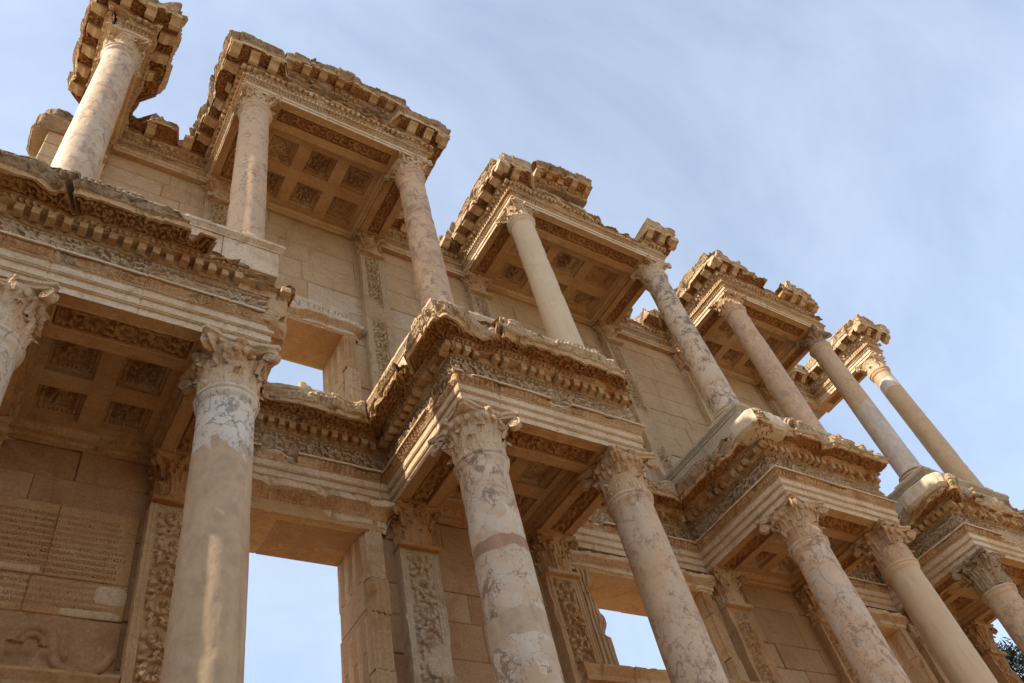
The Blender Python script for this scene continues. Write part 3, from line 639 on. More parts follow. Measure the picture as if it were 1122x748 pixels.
def upper_profile():
    A = 'architrave'; F = 'frieze'; C = 'cornice'; k = ZUC
    return [S(0, k, 0, k + .075, None, 0, 0, A), S(0, k + .075, .018, k + .078, None, 0, 0, A), S(.018, k + .078, .018, k + .15, None, 0, 0, A), S(.018, k + .15, .034, k + .153, None, 0, 0, A), S(.028, k + .153, .030, k + .198, 'egg', .034, 1, A), S(.034, k + .200, .050, k + .245, 'egg', .034, 1, A), S(.075, k + .245, .09, k + .247, None, 0, 1, A), S(.09, k + .247, .09, k + .265, None, 0, 1, A), S(.09, k + .265, .02, k + .27, None, 0, 1, A),
            S(.01, k + .27, .02, k + .40, 'tongue', .05, 1, F, .012),
            S(.03, k + .40, .05, k + .402, None, 0, 1, C), S(.045, k + .402, .065, k + .435, 'egg', .026, 1, C), S(.075, k + .435, .075, k + .51, None, 0, 1, C), S(.075, k + .51, .14, k + .513, None, 0, 1, C), S(.14, k + .513, .15, k + .535, 'egg', .012, 1, C), S(.15, k + .535, .15, k + .695, None, 0, 3, C), S(.15, k + .695, .385, k + .70, 'scroll', .05, 3, C), S(.385, k + .70, .39, k + .655, None, 0, 1, C), S(.39, k + .655, .405, k + .655, None, 0, 1, C),
            S(.405, k + .655, .405, k + .735, None, 0, 1, C), S(.405, k + .735, .42, k + .74, None, 0, 1, C), S(.42, k + .74, .43, k + .80, 'leaf', .026, 6, C), S(.43, k + .80, .465, k + .90, 'leaf', .026, 6, C), S(.475, k + .90, .478, k + .94, None, 0, 5, C), S(.478, k + .94, .25, k + .95, None, 0, 5, C), S(.25, k + .95, -.3, k + .955, None, 0, 5, C)]

def heightfield(buf, xa, xb, ya, yb, z, fn, step, mat, tone=.5):
    nx = max(2, int((xb - xa) / step) + 1); ny = max(2, int((yb - ya) / step) + 1)
    X, Y = np.meshgrid(np.linspace(xa, xb, nx), np.linspace(ya, yb, ny), indexing='ij')
    h = fn(X, Y); P = np.stack([X, Y, z + h], -1)
    P = P + .006 * vnoise3(P, 7, 2, 5)
    buf.grid(P, mat, tone, flip=True)

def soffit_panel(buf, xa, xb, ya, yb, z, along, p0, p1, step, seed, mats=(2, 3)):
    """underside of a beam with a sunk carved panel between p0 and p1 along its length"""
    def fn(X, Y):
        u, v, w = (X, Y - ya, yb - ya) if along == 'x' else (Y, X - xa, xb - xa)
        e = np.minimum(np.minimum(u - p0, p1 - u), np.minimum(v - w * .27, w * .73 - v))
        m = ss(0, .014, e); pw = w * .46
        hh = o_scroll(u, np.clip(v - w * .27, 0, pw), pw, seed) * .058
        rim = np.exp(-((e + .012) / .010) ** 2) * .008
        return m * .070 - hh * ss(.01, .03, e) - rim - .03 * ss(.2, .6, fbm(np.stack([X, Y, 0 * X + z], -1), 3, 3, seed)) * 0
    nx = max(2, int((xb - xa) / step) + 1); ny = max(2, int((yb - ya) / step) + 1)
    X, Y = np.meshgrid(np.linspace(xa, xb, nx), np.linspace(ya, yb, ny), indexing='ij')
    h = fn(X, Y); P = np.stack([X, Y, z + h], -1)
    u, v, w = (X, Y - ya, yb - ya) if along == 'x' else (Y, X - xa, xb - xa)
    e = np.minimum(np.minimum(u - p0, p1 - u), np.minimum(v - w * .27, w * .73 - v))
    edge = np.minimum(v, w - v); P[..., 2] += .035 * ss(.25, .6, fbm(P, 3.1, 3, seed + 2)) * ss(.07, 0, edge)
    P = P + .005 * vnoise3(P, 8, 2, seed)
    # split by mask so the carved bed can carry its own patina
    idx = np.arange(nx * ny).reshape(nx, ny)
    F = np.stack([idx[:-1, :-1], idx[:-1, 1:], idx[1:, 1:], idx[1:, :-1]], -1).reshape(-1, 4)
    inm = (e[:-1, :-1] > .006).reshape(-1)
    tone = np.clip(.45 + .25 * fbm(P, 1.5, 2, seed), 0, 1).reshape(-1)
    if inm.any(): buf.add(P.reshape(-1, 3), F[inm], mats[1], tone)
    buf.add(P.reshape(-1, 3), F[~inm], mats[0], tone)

def coffer_ceiling(parent, xa, xb, ya, yb, z, nx, ny, step, seed, mat):
    """ribbed ceiling; each coffer is a sub-part with stepped rims and a carved boss"""
    b = Buf(); sx_, sy_ = (xb - xa) / nx, (yb - ya) / ny; rib = .11
    # rib grid as boxes butted around the coffers
    rng = np.random.default_rng(seed)
    xs = [xa + i * sx_ for i in range(nx + 1)]; ys = [ya + j * sy_ for j in range(ny + 1)]
    for i in range(nx + 1):
        x0 = max(xa, xs[i] - rib); x1 = min(xb, xs[i] + rib); b.box((x0, ya, z), (x1, yb, z + .3), 0, rng.uniform(.3, .7), .003, rng)
    for j in range(ny + 1):
        y0 = max(ya, ys[j] - rib); y1 = min(yb, ys[j] + rib)
        for i in range(nx):
            x0 = max(xa, xs[i] + rib); x1 = min(xb, xs[i + 1] - rib); b.box((x0, y0, z + .002), (x1, y1, z + .3), 0, rng.uniform(.3, .7), .003, rng)
    c = b.build('coffered_ceiling', [mat, M_carv, M_rust], parent, ((xa + xb) / 2, ya, z))
    for i in range(nx):
        for j in range(ny):
            x0, x1, y0, y1 = xs[i] + rib - .004, xs[i + 1] - rib + .004, ys[j] + rib - .004, ys[j + 1] - rib + .004
            cx, cy = (x0 + x1) / 2, (y0 + y1) / 2; hx, hy = (x1 - x0) / 2, (y1 - y0) / 2; k = int(rng.choice([6, 8, 10])); ph = rng.uniform(0, 6)
            plain = rng.random() < .22
            def fn(X, Y):
                e = np.minimum(hx - np.abs(X - cx), hy - np.abs(Y - cy))
                h = .060 * ss(.0, .010, e - .0) + .038 * ss(.0, .01, e - .035) + .062 * ss(0, .012, e - .085)
                s_ = np.where(hx - np.abs(X - cx) < hy - np.abs(Y - cy), Y, X)
                eg = np.sqrt(np.clip(1 - (((s_ / .045) % 1 - .5) / .42) ** 2, 0, 1)) * ss(.038, .05, e) * ss(.083, .072, e) * .04
                r = np.hypot(X - cx, Y - cy) / (min(hx, hy) - .09); th = np.arctan2(Y - cy, X - cx)
                bos = (np.exp(-(r / .25) ** 2) * .05 + ss(1.0, .8, r) * ss(-.35, .35, np.cos(k * th + ph + .7 * np.sin(r * 7 + ph))) * (.55 + .45 * np.cos(r * 9)) * .12)
                if plain: bos = bos * .25
                Pn = np.stack([X, Y, 0 * X + z], -1)
                bos = bos * (.45 + .55 * ss(-.4, .2, fbm(Pn, 4, 2, seed + 9)))
                return h - eg - bos * (r < 1.05) * ss(.085, .1, e)
            cb = Buf(); heightfield(cb, x0, x1, y0, y1, z + .004, fn, step, 0, rng.uniform(.2, .7))
            cb.build('coffer', M_carv if rng.random() < .7 else mat, c, (cx, cy, z))
    return c

def rough_block(buf, lo, hi, seed, mat=0, amp=.05, step=.05, tone=.5):
    """broken stone: a subdivided box eroded by noise"""
    lo = np.array(lo, float); hi = np.array(hi, float); c = (lo + hi) / 2
    for ax in range(3):
        a1, a2 = (ax + 1) % 3, (ax + 2) % 3
        n1 = max(3, int((hi[a1] - lo[a1]) / step) + 1); n2 = max(3, int((hi[a2] - lo[a2]) / step) + 1)
        A, B_ = np.meshgrid(np.linspace(lo[a1], hi[a1], n1), np.linspace(lo[a2], hi[a2], n2), indexing='ij')
        for sd in (0, 1):
            P = np.zeros(A.shape + (3,)); P[..., a1] = A; P[..., a2] = B_; P[..., ax] = (hi if sd else lo)[ax]
            q = (P - c) / ((hi - lo) / 2); rr = np.sort(np.abs(q), -1); edge = ss(.55, 1.0, rr[..., 1]) + .8 * ss(.55, 1.0, rr[..., 0])
            P = P + (c - P) * (edge * .13)[..., None]
            P = P + amp * vnoise3(P, 2.4, 3, seed) + amp * .35 * vnoise3(P, 11, 2, seed + 5)
            buf.grid(P, mat, tone, flip=(sd == 0))
    return buf

def ring_sides(xa, xb, ya, yb):
    return [Side('F', (xb, ya), (xa, ya), 1, -1), Side('L', (xa, ya), (xa, yb), 1, -1), Side('B', (xa, yb), (xb, yb), 1, -1), Side('R', (xb, yb), (xb, ya), 1, -1)]

def porch(name, label, cat, group, xl, xr, half, prof, zb, bw, dz_c, nx, ny, step, seed, breaks=(), wear=1.0, dent=None, modil=None, zoff=None, blank=(), rag=None, ceil=True, ztop=None, mats=None):
    x0, x1, yf = xl - half, xr + half, YC - half
    t = thing(name, label, cat, ((x0 + x1) / 2, YC, zb), group)
    sides = [Side('L', (x0, YWE), (x0, yf), 1, 1), Side('F', (x0, yf), (x1, yf), -1, 1), Side('R', (x1, yf), (x1, YWE), -1, -1)]
    B = {p: Buf() for p in AR}
    sweep(B, sides, prof, step, seed, wear, breaks, zoff, None, .85, blank, rag)
    if dent: dentils(B['cornice'], sides, *dent, seed=seed, mat=1, breaks=breaks, zoff=zoff)
    if modil: dentils(B['cornice'], sides, *modil, seed=seed + 1, mat=1, breaks=breaks, miss=.05, scroll=True, zoff=zoff)
    # beam undersides and the faces towards the ceiling
    b = B['architrave']; yi = yf + bw; xi0, xi1 = x0 + bw, x1 - bw
    single = (xl == xr)
    if not single:
        soffit_panel(b, x0, x1, yf, yi, zb, 'x', x0 + bw + .12, x1 - bw - .12, step, seed)
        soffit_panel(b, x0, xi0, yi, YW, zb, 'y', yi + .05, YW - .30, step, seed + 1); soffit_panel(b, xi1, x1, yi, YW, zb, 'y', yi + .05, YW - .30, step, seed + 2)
        inner = ring_sides(xi0, xi1, yi, YW)
        A = 'architrave'
        ip = [S(0, zb, 0, zb + .05, None, 0, 2, A), S(0, zb + .05, .015, zb + .052, None, 0, 2, A), S(.015, zb + .052, .035, zb + .085, 'egg', .012, 1, A), S(.035, zb + .085, .05, zb + .087, None, 0, 2, A), S(.05, zb + .087, .05, zb + dz_c * .6, None, 0, 2, A), S(.05, zb + dz_c * .6, .09, zb + dz_c * .9, 'leaf', .016, 1, A), S(.09, zb + dz_c * .9, .12, zb + dz_c + .05, None, 0, 2, A)]
        sweep({A: b}, inner, ip, step * 1.1, seed + 5, .5)
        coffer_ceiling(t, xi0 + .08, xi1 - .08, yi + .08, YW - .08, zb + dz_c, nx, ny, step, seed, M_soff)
    else:
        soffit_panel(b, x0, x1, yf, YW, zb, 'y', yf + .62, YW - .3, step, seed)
    # core behind the mouldings
    zc0, zc1 = zb + dz_c + .19, (ztop if ztop else prof[-1]['z1'] - .06)
    rng = np.random.default_rng(seed)
    if single: B['frieze'].box((x0 + .02, yf + .02, zb + .06), (x1 - .02, YB - .05, zc1), 5, .5, .01, rng)
    else: B['frieze'].box((x0 + .03, yf + .03, zc0 + .12), (x1 - .03, YW + .05, zc1), 5, .5, .01, rng)
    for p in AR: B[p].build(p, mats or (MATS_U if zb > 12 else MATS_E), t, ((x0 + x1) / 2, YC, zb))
    return t

def wall_entab(name, label, cat, group, xa, xb, prof, zb, step, seed, breaks=(), wear=1.0, dent=None, modil=None, blank=(), rag=None):
    t = thing(name, label, cat, ((xa + xb) / 2, YWE, zb), group)
    sides = [Side('W', (xa, YWE), (xb, YWE), 1, -1)]
    B = {p: Buf() for p in AR}
    sweep(B, sides, prof, step, seed, wear, breaks, None, None, .85, blank, rag)
    if dent: dentils(B['cornice'], sides, *dent, seed=seed, mat=1, breaks=breaks)
    if modil: dentils(B['cornice'], sides, *modil, seed=seed + 1, mat=1, breaks=breaks, scroll=True)
    B['frieze'].box((xa, YWE + .03, zb + .02), (xb, YB - .03, prof[-1]['z1'] - .05), 5, .5, .01, np.random.default_rng(seed))
    B['architrave'].box((xa, YWE + .002, zb), (xb, YW + .05, zb + .05), 2, .5)
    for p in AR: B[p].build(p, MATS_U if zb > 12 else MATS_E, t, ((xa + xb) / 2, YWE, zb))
    return t

def bridged(pr):
    out = []
    for sg in pr:
        if out and abs(out[-1]['d1'] - sg['d0']) + abs(out[-1]['z1'] - sg['z0']) > 1e-4:
            a = out[-1]; out.append(S(a['d1'], a['z1'], sg['d0'], sg['z0'], None, 0, a['mat'], a['part']))
        out.append(sg)
    return out
LP = bridged(lower_profile()); UP = bridged(upper_profile())
for sg in LP + UP:
    if sg['part'] == 'architrave': sg['w'] = .12 if sg['orn'] in (None, 'bead') else .55
LH, UH = .29, .245
LD = (9.357, 9.455, .085, .205, .085, .062); LD = dict(z0=9.352, z1=9.4575, d0=.08, d1=.200, w=.080, gap=.060)
UD = dict(z0=ZUC + .440, z1=ZUC + .512, d0=.07, d1=.138, w=.050, gap=.046)
UM = dict(z0=ZUC + .54, z1=ZUC + .70, d0=.145, d1=.375, w=.15, gap=.17)
def dargs(D): return (D['z0'], D['z1'], D['d0'], D['d1'], D['w'], D['gap'])
STN, STF = .0105, .017
g = 'porches of the lower storey'
LRAG = (9.6, 9.86, .10)
P1 = porch('porch_entablature', 'near lower porch roof at the left, right end torn open above the mended white column', 'entablature', g, LX[0], LX[1], LH, LP, ZLC, .58, .22, 2, 2, STN, 201,
      breaks=(('R', -9, 9, 8.4, 8.72, .0, None), ('R', -9, 9, 8.72, 9.95, .20, 9.53), ('F', 2.42, 9, 9.36, 9.95, .17, 9.53), ('F', 2.60, 9, 8.9, 9.95, .10, 9.53), ('F', 2.0, 2.5, 9.47, 9.95, .23, 9.58), ('F', 1.6, 2.05, 9.54, 9.95, .34, 9.66), ('F', 1.25, 1.65, 9.62, 9.95, .46, 9.75), ('F', .47, .56, 9.30, 9.95, .24, None)), wear=1.05, dent=dargs(LD), rag=(9.66, 9.86, .08), mats=MATS_E[:6] + [M_top])
porch('porch_entablature', 'middle lower porch roof between the breccia and pink columns, left corner block sitting loose', 'entablature', g, LX[2], LX[3], LH, LP, ZLC, .58, .22, 2, 2, STN, 202,
      breaks=(('L', 1.42, 1.62, 9.50, 9.95, .25, 9.72), ('F', -.1, .42, 9.48, 9.95, .34, 9.86), ('F', .0, .28, 8.84, 9.0, .07, None), ('F', 1.35, 1.75, 8.86, 9.0, .07, None), ('L', 1.35, 2.5, 8.84, 9.0, .06, None), ('F', 2.50, 2.9, 9.60, 9.95, .45, 9.74), ('F', 2.80, 9, 9.0, 9.95, .09, 9.68), ('R', -9, 9, 8.4, 9.0, .03, None), ('R', -9, 9, 9.0, 9.95, .08, 9.66), ('F', 1.0, 1.35, 9.70, 9.95, .50, 9.77)), wear=1.35, dent=dargs(LD), rag=LRAG)
P3 = porch('porch_entablature', 'third lower porch roof, with a smooth plaster mend on its left cornice corner', 'entablature', g, LX[4], LX[5], LH, LP, ZLC, .58, .22, 2, 2, STF, 203,
      breaks=(('R', -9, 9, 8.4, 9.0, .03, None), ('R', -9, 9, 9.0, 9.95, .08, 9.66), ('F', -.1, .40, 9.47, 9.95, .38, 9.90), ('F', 2.4, 2.9, 9.60, 9.95, .45, 9.74), ('F', 2.76, 9, 9.0, 9.95, .09, 9.68), ('F', 1.0, 1.5, 9.70, 9.95, .50, 9.78)), wear=1.35, dent=dargs(LD), rag=LRAG)
P4 = porch('porch_entablature', 'lower porch roof at the right end, eroded to bare rubble along its front', 'entablature', g, LX[6], LX[7], LH, LP, ZLC, .58, .22, 2, 2, STF, 204,
      breaks=(('F', .5, 3, 9.30, 9.95, .26, 9.84), ('F', 1.1, 3, 8.84, 9.3, .04, None)), wear=1.8, dent=dargs(LD), rag=(9.6, 9.86, .2))
def mortar(host, lo, hi, seed):
    b = Buf(); rough_block(b, lo, hi, seed, 0, .035, .04); b.build('mortar_repair', M_mort, host, ((lo[0] + hi[0]) / 2, (lo[1] + hi[1]) / 2, lo[2]))
b = Buf(); rough_block(b, (-6.66, -1.98, 8.66), (-6.36, -1.05, 9.50), 261, 0, .075, .03, .35); rough_block(b, (-6.62, -1.1, 8.6), (-6.36, -.2, 9.45), 262, 0, .07, .035, .5); b.build('broken_core', M_carv, P1, (-6.4, -1.4, 8.6))
mortar(P3, (.97, -2.38, 9.50), (1.80, -1.75, 9.90), 251); mortar(P4, (5.92, -2.30, 9.60), (6.75, -1.35, 9.98), 252)
gw = 'wall mouldings between the lower porches'
wall_entab('wall_entablature', 'carved wall cornice above the tall left window, between the near and middle lower porches', 'entablature', gw, LX[1] + LH, LX[2] - LH, LP, ZLC, STN, 211,
      breaks=(('W', .55, 1.15, 8.84, 9.0, .06, None), ('W', 2.05, 2.7, 9.47, 9.95, .22, 9.76), ('W', -.5, .2, 8.86, 9.0, .05, None)), dent=dargs(LD), rag=LRAG)
wall_entab('wall_entablature', 'wall cornice over the middle window, between the middle and third lower porches', 'entablature', gw, LX[3] + LH, LX[4] - LH, LP, ZLC, STF, 212, breaks=(('W', .2, .8, 8.84, 9.0, .06, None),), wear=1.2, dent=dargs(LD), rag=LRAG)
wall_entab('wall_entablature', 'wall cornice in deep shade between the third and right end lower porches', 'entablature', gw, LX[5] + LH, LX[6] - LH, LP, ZLC, STF, 213, wear=1.3, dent=dargs(LD), rag=LRAG)

gu = 'porches of the upper storey'
URAG = (ZUC + .74, ZUC + .95, .10)
def z1off(u, P): return np.where((u > .62) & (u < 2.75), .16 + .20 * np.sin(np.pi * np.clip((u - .62) / 2.13, 0, 1)), 0.0)
porch('porch_entablature', 'first upper porch roof, nearest and largest of the upper ones, ragged along its top', 'entablature', gu, UX[1], UX[2], UH, UP, ZUC, .50, .16, 3, 2, STN, 221,
      breaks=(('F', .52, 2.62, ZUC + .535, 17, .14, ZUC + .60),), wear=1.0, dent=dargs(UD), modil=dargs(UM), rag=URAG, ztop=ZUC + .53, mats=MATS_U[:6] + [M_top])
porch('porch_entablature', 'second upper porch roof, carrying a tall pediment block and a lone right corner fragment', 'entablature', gu, UX[3], UX[4], UH, UP, ZUC, .50, .16, 3, 2, STF, 222,
      breaks=(('F', .35, 3.42, ZUC + .535, 17, .12, ZUC + .60), ('F', 2.25, 3.42, ZUC + .40, 17, .05, ZUC + .46), ('R', .9, 3, ZUC + .5, 17, .1, ZUC + .6)), wear=1.1, dent=dargs(UD), modil=dargs(UM), rag=URAG, ztop=ZUC + .53)
porch('porch_entablature', 'third upper porch roof, with pale broken blocks left along its top', 'entablature', gu, UX[5], UX[6], UH, UP, ZUC, .50, .16, 3, 2, STF, 223,
      breaks=(('F', .5, 1.5, ZUC + .66, 17, .32, ZUC + .76), ('F', 1.4, 2.05, ZUC + .535, 17, .15, ZUC + .62), ('F', 3.0, 9, ZUC + .42, 17, .06, ZUC + .52), ('R', -9, 9, ZUC + .42, 17, .05, ZUC + .55)), wear=1.3, dent=dargs(UD), modil=dargs(UM), rag=URAG, ztop=ZUC + .53)
porch('roof_beam', 'single projecting roof beam on one column at the top left corner, dark underneath', 'entablature', 'single roof beams at the two ends', UX[0], UX[0], UH, UP, ZUC, .50, .16, 1, 1, STN, 224,
      breaks=(('F', -.3, .12, ZUC + .14, ZUC + .52, -.03, None), ('R', 1.05, 1.6, ZUC + .5, 17, .1, ZUC + .78)), wear=1.1, dent=dargs(UD), modil=dargs(UM), rag=URAG, ztop=ZUC + .53)
porch('roof_beam', 'single projecting roof beam standing free at the far right with a sunlit flank', 'entablature', 'single roof beams at the two ends', UX[7], UX[7], UH, UP, ZUC, .50, .16, 1, 1, STF, 225,
      breaks=(('R', -.5, .25, ZUC + .5, 17, .2, None),), wear=1.1, dent=dargs(UD), modil=dargs(UM), rag=(ZUC + .74, ZUC + .95, .05))
gwu = 'wall mouldings between the upper porches'
wall_entab('wall_entablature', 'ragged wall cornice against the sky between the top left beam and first upper porch', 'entablature', gwu, UX[0] + UH, UX[1] - UH, UP, ZUC, STN, 231, breaks=(('W', .85, 1.05, ZUC + .62, 17, .16, ZUC + .85),), wear=1.5, dent=dargs(UD), modil=dargs(UM), rag=URAG)
wall_entab('wall_entablature', 'wall cornice between the first and second upper porches', 'entablature', gwu, UX[2] + UH, UX[3] - UH, UP, ZUC, STF, 232, wear=1.4, breaks=(('W', .9, 1.3, ZUC + .55, 17, .1, ZUC + .7),), dent=dargs(UD), modil=dargs(UM), rag=URAG)
wall_entab('wall_entablature', 'wall cornice between the second and third upper porches', 'entablature', gwu, UX[4] + UH, UX[5] - UH, UP, ZUC, STF, 233, wear=1.5, breaks=(('W', .5, 1.0, ZUC + .4, 17, .08, ZUC + .6), ('W', 1.3, 1.7, ZUC + .55, 17, .1, ZUC + .7)), dent=dargs(UD), modil=dargs(UM), rag=URAG)
wall_entab('wall_entablature', 'last stub of wall cornice between the third upper porch and the free right beam', 'entablature', gwu, UX[6] + UH, UX[7] - UH, UP, ZUC, STF, 234, wear=1.7, breaks=(('W', .0, .8, ZUC + .4, 17, .05, ZUC + .5),), dent=dargs(UD), modil=dargs(UM), rag=(ZUC + .5, ZUC + .95, .3))

# ------------------------------------------------------------------ pediment fragments on the upper porches
def pediment(label, x0, x1, yf, z, rise, arch, seed, step, host_label_cat='pediment', tilt=0, h=.30, fill=(), blk=.42, jump=.10, lumps=()):
    """fragment of a carved pediment cornice, curving over the porch front"""
    t = Buf(); sd = [Side('F', (x0, yf), (x1, yf), -.0, .0)]
    prof = [S(-.10, z, .05, z + .002, None, 0, 5), S(.05, z + .002, .08, z + .035, 'egg', .014, 1), S(.08, z + .035, .08, z + .09, None, 0, 1), S(.08, z + .09, .15, z + .095, None, 0, 1), S(.15, z + .095, .15, z + .17, None, 0, 3), S(.15, z + .17, .34, z + .175, 'scroll', .02, 3), S(.34, z + .175, .36, z + .17, None, 0, 1), S(.36, z + .17, .37, z + .24, None, 0, 1), S(.37, z + .24, .42, z + .24 + h * .4, 'leaf', .018, 5), S(.42, z + .24 + h * .4, .40, z + .24 + h * .55, None, 0, 5), S(.40, z + .24 + h * .55, -.30, z + .24 + h * .5, None, 0, 5)]
    L_ = x1 - x0
    zo = lambda u, P: rise + arch * np.sin(np.pi * np.clip(u / L_, 0, 1)) + tilt * u + jump * (rnd1(np.floor(u / blk) + 5, seed) - .5)
    sweep({'architrave': t}, sd, prof, step, seed, 1.5, (), zo, None, blk, (), (z + .28, z + .24 + h * .55, .14))
    dentils(t, sd, z + .035, z + .094, .07, .14, .048, .04, seed, .08, 1, (), zo)
    dentils(t, sd, z + .10, z + .173, .14, .34, .14, .15, seed, .05, 1, (), zo, True)
    rng = np.random.default_rng(seed)
    for (a, b, z0_, z1_) in fill: rough_block(t, (a, yf + .02, z0_), (b, yf + .42, z1_), seed + 50, 4, .05, .045, .5)
    for (a, b, z0_, z1_) in lumps: rough_block(t, (a, yf - .36, z0_), (b, yf + .25, z1_), seed + 60, 5, .05, .045, .4)
    n = max(2, int(L_ / .45))
    for i in range(n):
        a = x0 + L_ * i / n; b = x0 + L_ * (i + 1) / n; zz = zo(np.array([(a + b) / 2 - x0]), None)[0]
        rough_block(t, (a, yf - .14, z + .01 + zz), (b, yf + .45, z + .24 + h * .5 + zz + rng.uniform(-.05, .05)), seed + i, 5, .03, .05, rng.uniform(.3, .7))
    o = t.build('pediment_fragment', MATS_E, None, ((x0 + x1) / 2, yf, z))
    tag(o, label, host_label_cat, 'pediment pieces on the upper porches'); return o
YF_U = YC - UH
pediment('row of toothed blocks curving along the top of the first upper porch front', -6.55, -4.15, YF_U, ZUC + .58, .32, .18, 301, STN, h=.38, fill=((-6.62, -6.36, ZUC + .48, ZUC + 1.0), (-6.05, -5.3, ZUC + .48, ZUC + 1.10), (-5.32, -4.6, ZUC + .48, ZUC + 1.12), (-4.62, -4.05, ZUC + .48, ZUC + 1.0)))
pediment('thick toothed pediment block standing tall near the middle of the second upper porch', -1.30, .22, YF_U, ZUC + .60, .42, .20, 302, STF, h=.46, tilt=.16, fill=((-1.4, -.9, ZUC + .48, ZUC + 1.06), (-.92, -.35, ZUC + .48, ZUC + 1.30), (-.37, .28, ZUC + .48, ZUC + 1.26), (.2, .75, ZUC + .44, ZUC + .72)))
pediment('small toothed pediment block on the right half of the third upper porch', 5.55, 6.85, YF_U, ZUC + .40, .02, .03, 303, STF, h=.30)
def loose(label, lo, hi, seed, mat, cat='stone block', amp=.05, name='stone_block', group=None):
    b = Buf(); rough_block(b, lo, hi, seed, 0, amp, .035); o = b.build(name, mat, None, ((lo[0] + hi[0]) / 2, (lo[1] + hi[1]) / 2, lo[2])); tag(o, label, cat, group); return o
gl = 'loose stones on the ledges'
loose('lumpy broken stone on the third upper porch roof left of its small pediment block', (4.25, YF_U - .30, ZUC + .88), (4.8, YF_U + .2, ZUC + 1.14), 311, M_top, group=gl)
loose('rounded stone on the second upper porch front, right of its tall pediment block', (.15, YF_U - .02, ZUC + .44), (1.1, YF_U + .4, ZUC + .66), 312, M_friz, group=gl)
loose('worn stone in the broken front of the first upper porch, near its left corner', (-6.3, YF_U - .04, ZUC + .42), (-5.7, YF_U + .4, ZUC + .62), 313, M_friz, group=gl)
loose('small white block on the wall cornice seen in the upper left window', (-5.62, -.30, 9.80), (-5.40, -.06, 10.03), 314, M_pale, amp=.02, group=gl)
loose('yellow rounded pebble on top of the small white block in the upper left window', (-5.57, -.24, 9.99), (-5.46, -.12, 10.12), 315, stone('yellow_lichen_stone', (.52, .40, .16), (.55, .45, .22), (.40, .30, .12), .3, seed=15), amp=.01, group=gl)

loose('dark rough stone on the left end of the upper wall, behind the first upper column', (-9.72, YW - .02, 15.36), (-9.02, YW + .6, 15.86), 316, M_top, amp=.06, group=gl)
loose('squat stone under the dark rough one on the left wall end', (-9.80, YW - .08, 14.94), (-9.16, YW + .66, 15.40), 317, M_top, amp=.04, group=gl)
# ------------------------------------------------------------------ wall
rngw = np.random.default_rng(7)
def ashlar(buf, x0, x1, zs, holes, yf, yb, mat=0, lmin=.7, lmax=1.5, jy=.012, tones=(.5, .12), gap=.004):
    for z0, z1 in zip(zs[:-1], zs[1:]):
        cuts = [(a, b) for (a, b, c, d) in holes if c < (z0 + z1) / 2 < d]
        iv = []; cur = x0
        for a, b in sorted(cuts):
            if a > cur: iv.append((cur, a))
            cur = max(cur, b)
        if cur < x1: iv.append((cur, x1))
        for a, b in iv:
            p = a
            while p < b - 1e-6:
                w = rngw.uniform(lmin, lmax); q = p + w
                if b - q < lmin * .6: q = b
                dy = rngw.normal(0, jy * .5)
                buf.box((p + gap * .5, yf + dy, z0 + gap * .5), (q - gap * .5, yb + rngw.uniform(-.02, .02), z1 - gap * .5), mat, float(np.clip(rngw.normal(*tones), 0, 1)), .002, rngw, .010)
                p = q
WINL = [(-6.16, -4.62, 5.72, 8.08), (-1.10, 1.10, 6.50, 8.08), (4.60, 6.12, 6.0, 8.08)]
WINU = [(-6.16, -4.72, 9.9, 11.86), (-.85, .85, 9.9, 11.86), (4.66, 6.10, 9.9, 11.86)]
DOORS = [(-6.2, -4.6, 1.2, 5.3), (-1.05, 1.05, 1.2, 5.7), (4.6, 6.15, 1.2, 5.3)]
XA, XB = -9.75, 9.35
wall = thing('facade_wall', 'tall ruined ashlar facade wall of brown and cream limestone blocks behind the columns', 'wall', (0, YW, 0))
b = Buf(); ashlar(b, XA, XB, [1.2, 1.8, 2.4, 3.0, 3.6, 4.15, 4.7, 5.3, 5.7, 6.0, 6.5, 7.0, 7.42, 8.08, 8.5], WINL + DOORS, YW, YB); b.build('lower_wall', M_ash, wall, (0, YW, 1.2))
b = Buf(); b.box((XA, YW + .06, 8.5), (XB, YB, 9.80), 0, .5); b.build('wall_core', M_top, wall, (0, YW, 8.5))
b = Buf(); ashlar(b, XA + .2, 8.2, [9.80, 9.9, 10.35, 10.85, 11.36, 11.86, 12.30, 12.66, 13.15, 13.7, 14.2, 14.6, 14.95], WINU, YW, YB, tones=(.52, .10), lmin=1.1, lmax=2.6); b.box((XA + .2, YW + .012, 14.95), (8.2, YB, 15.38), 0, .45); b.build('upper_wall', M_ashu, wall, (0, YW, 9.8))

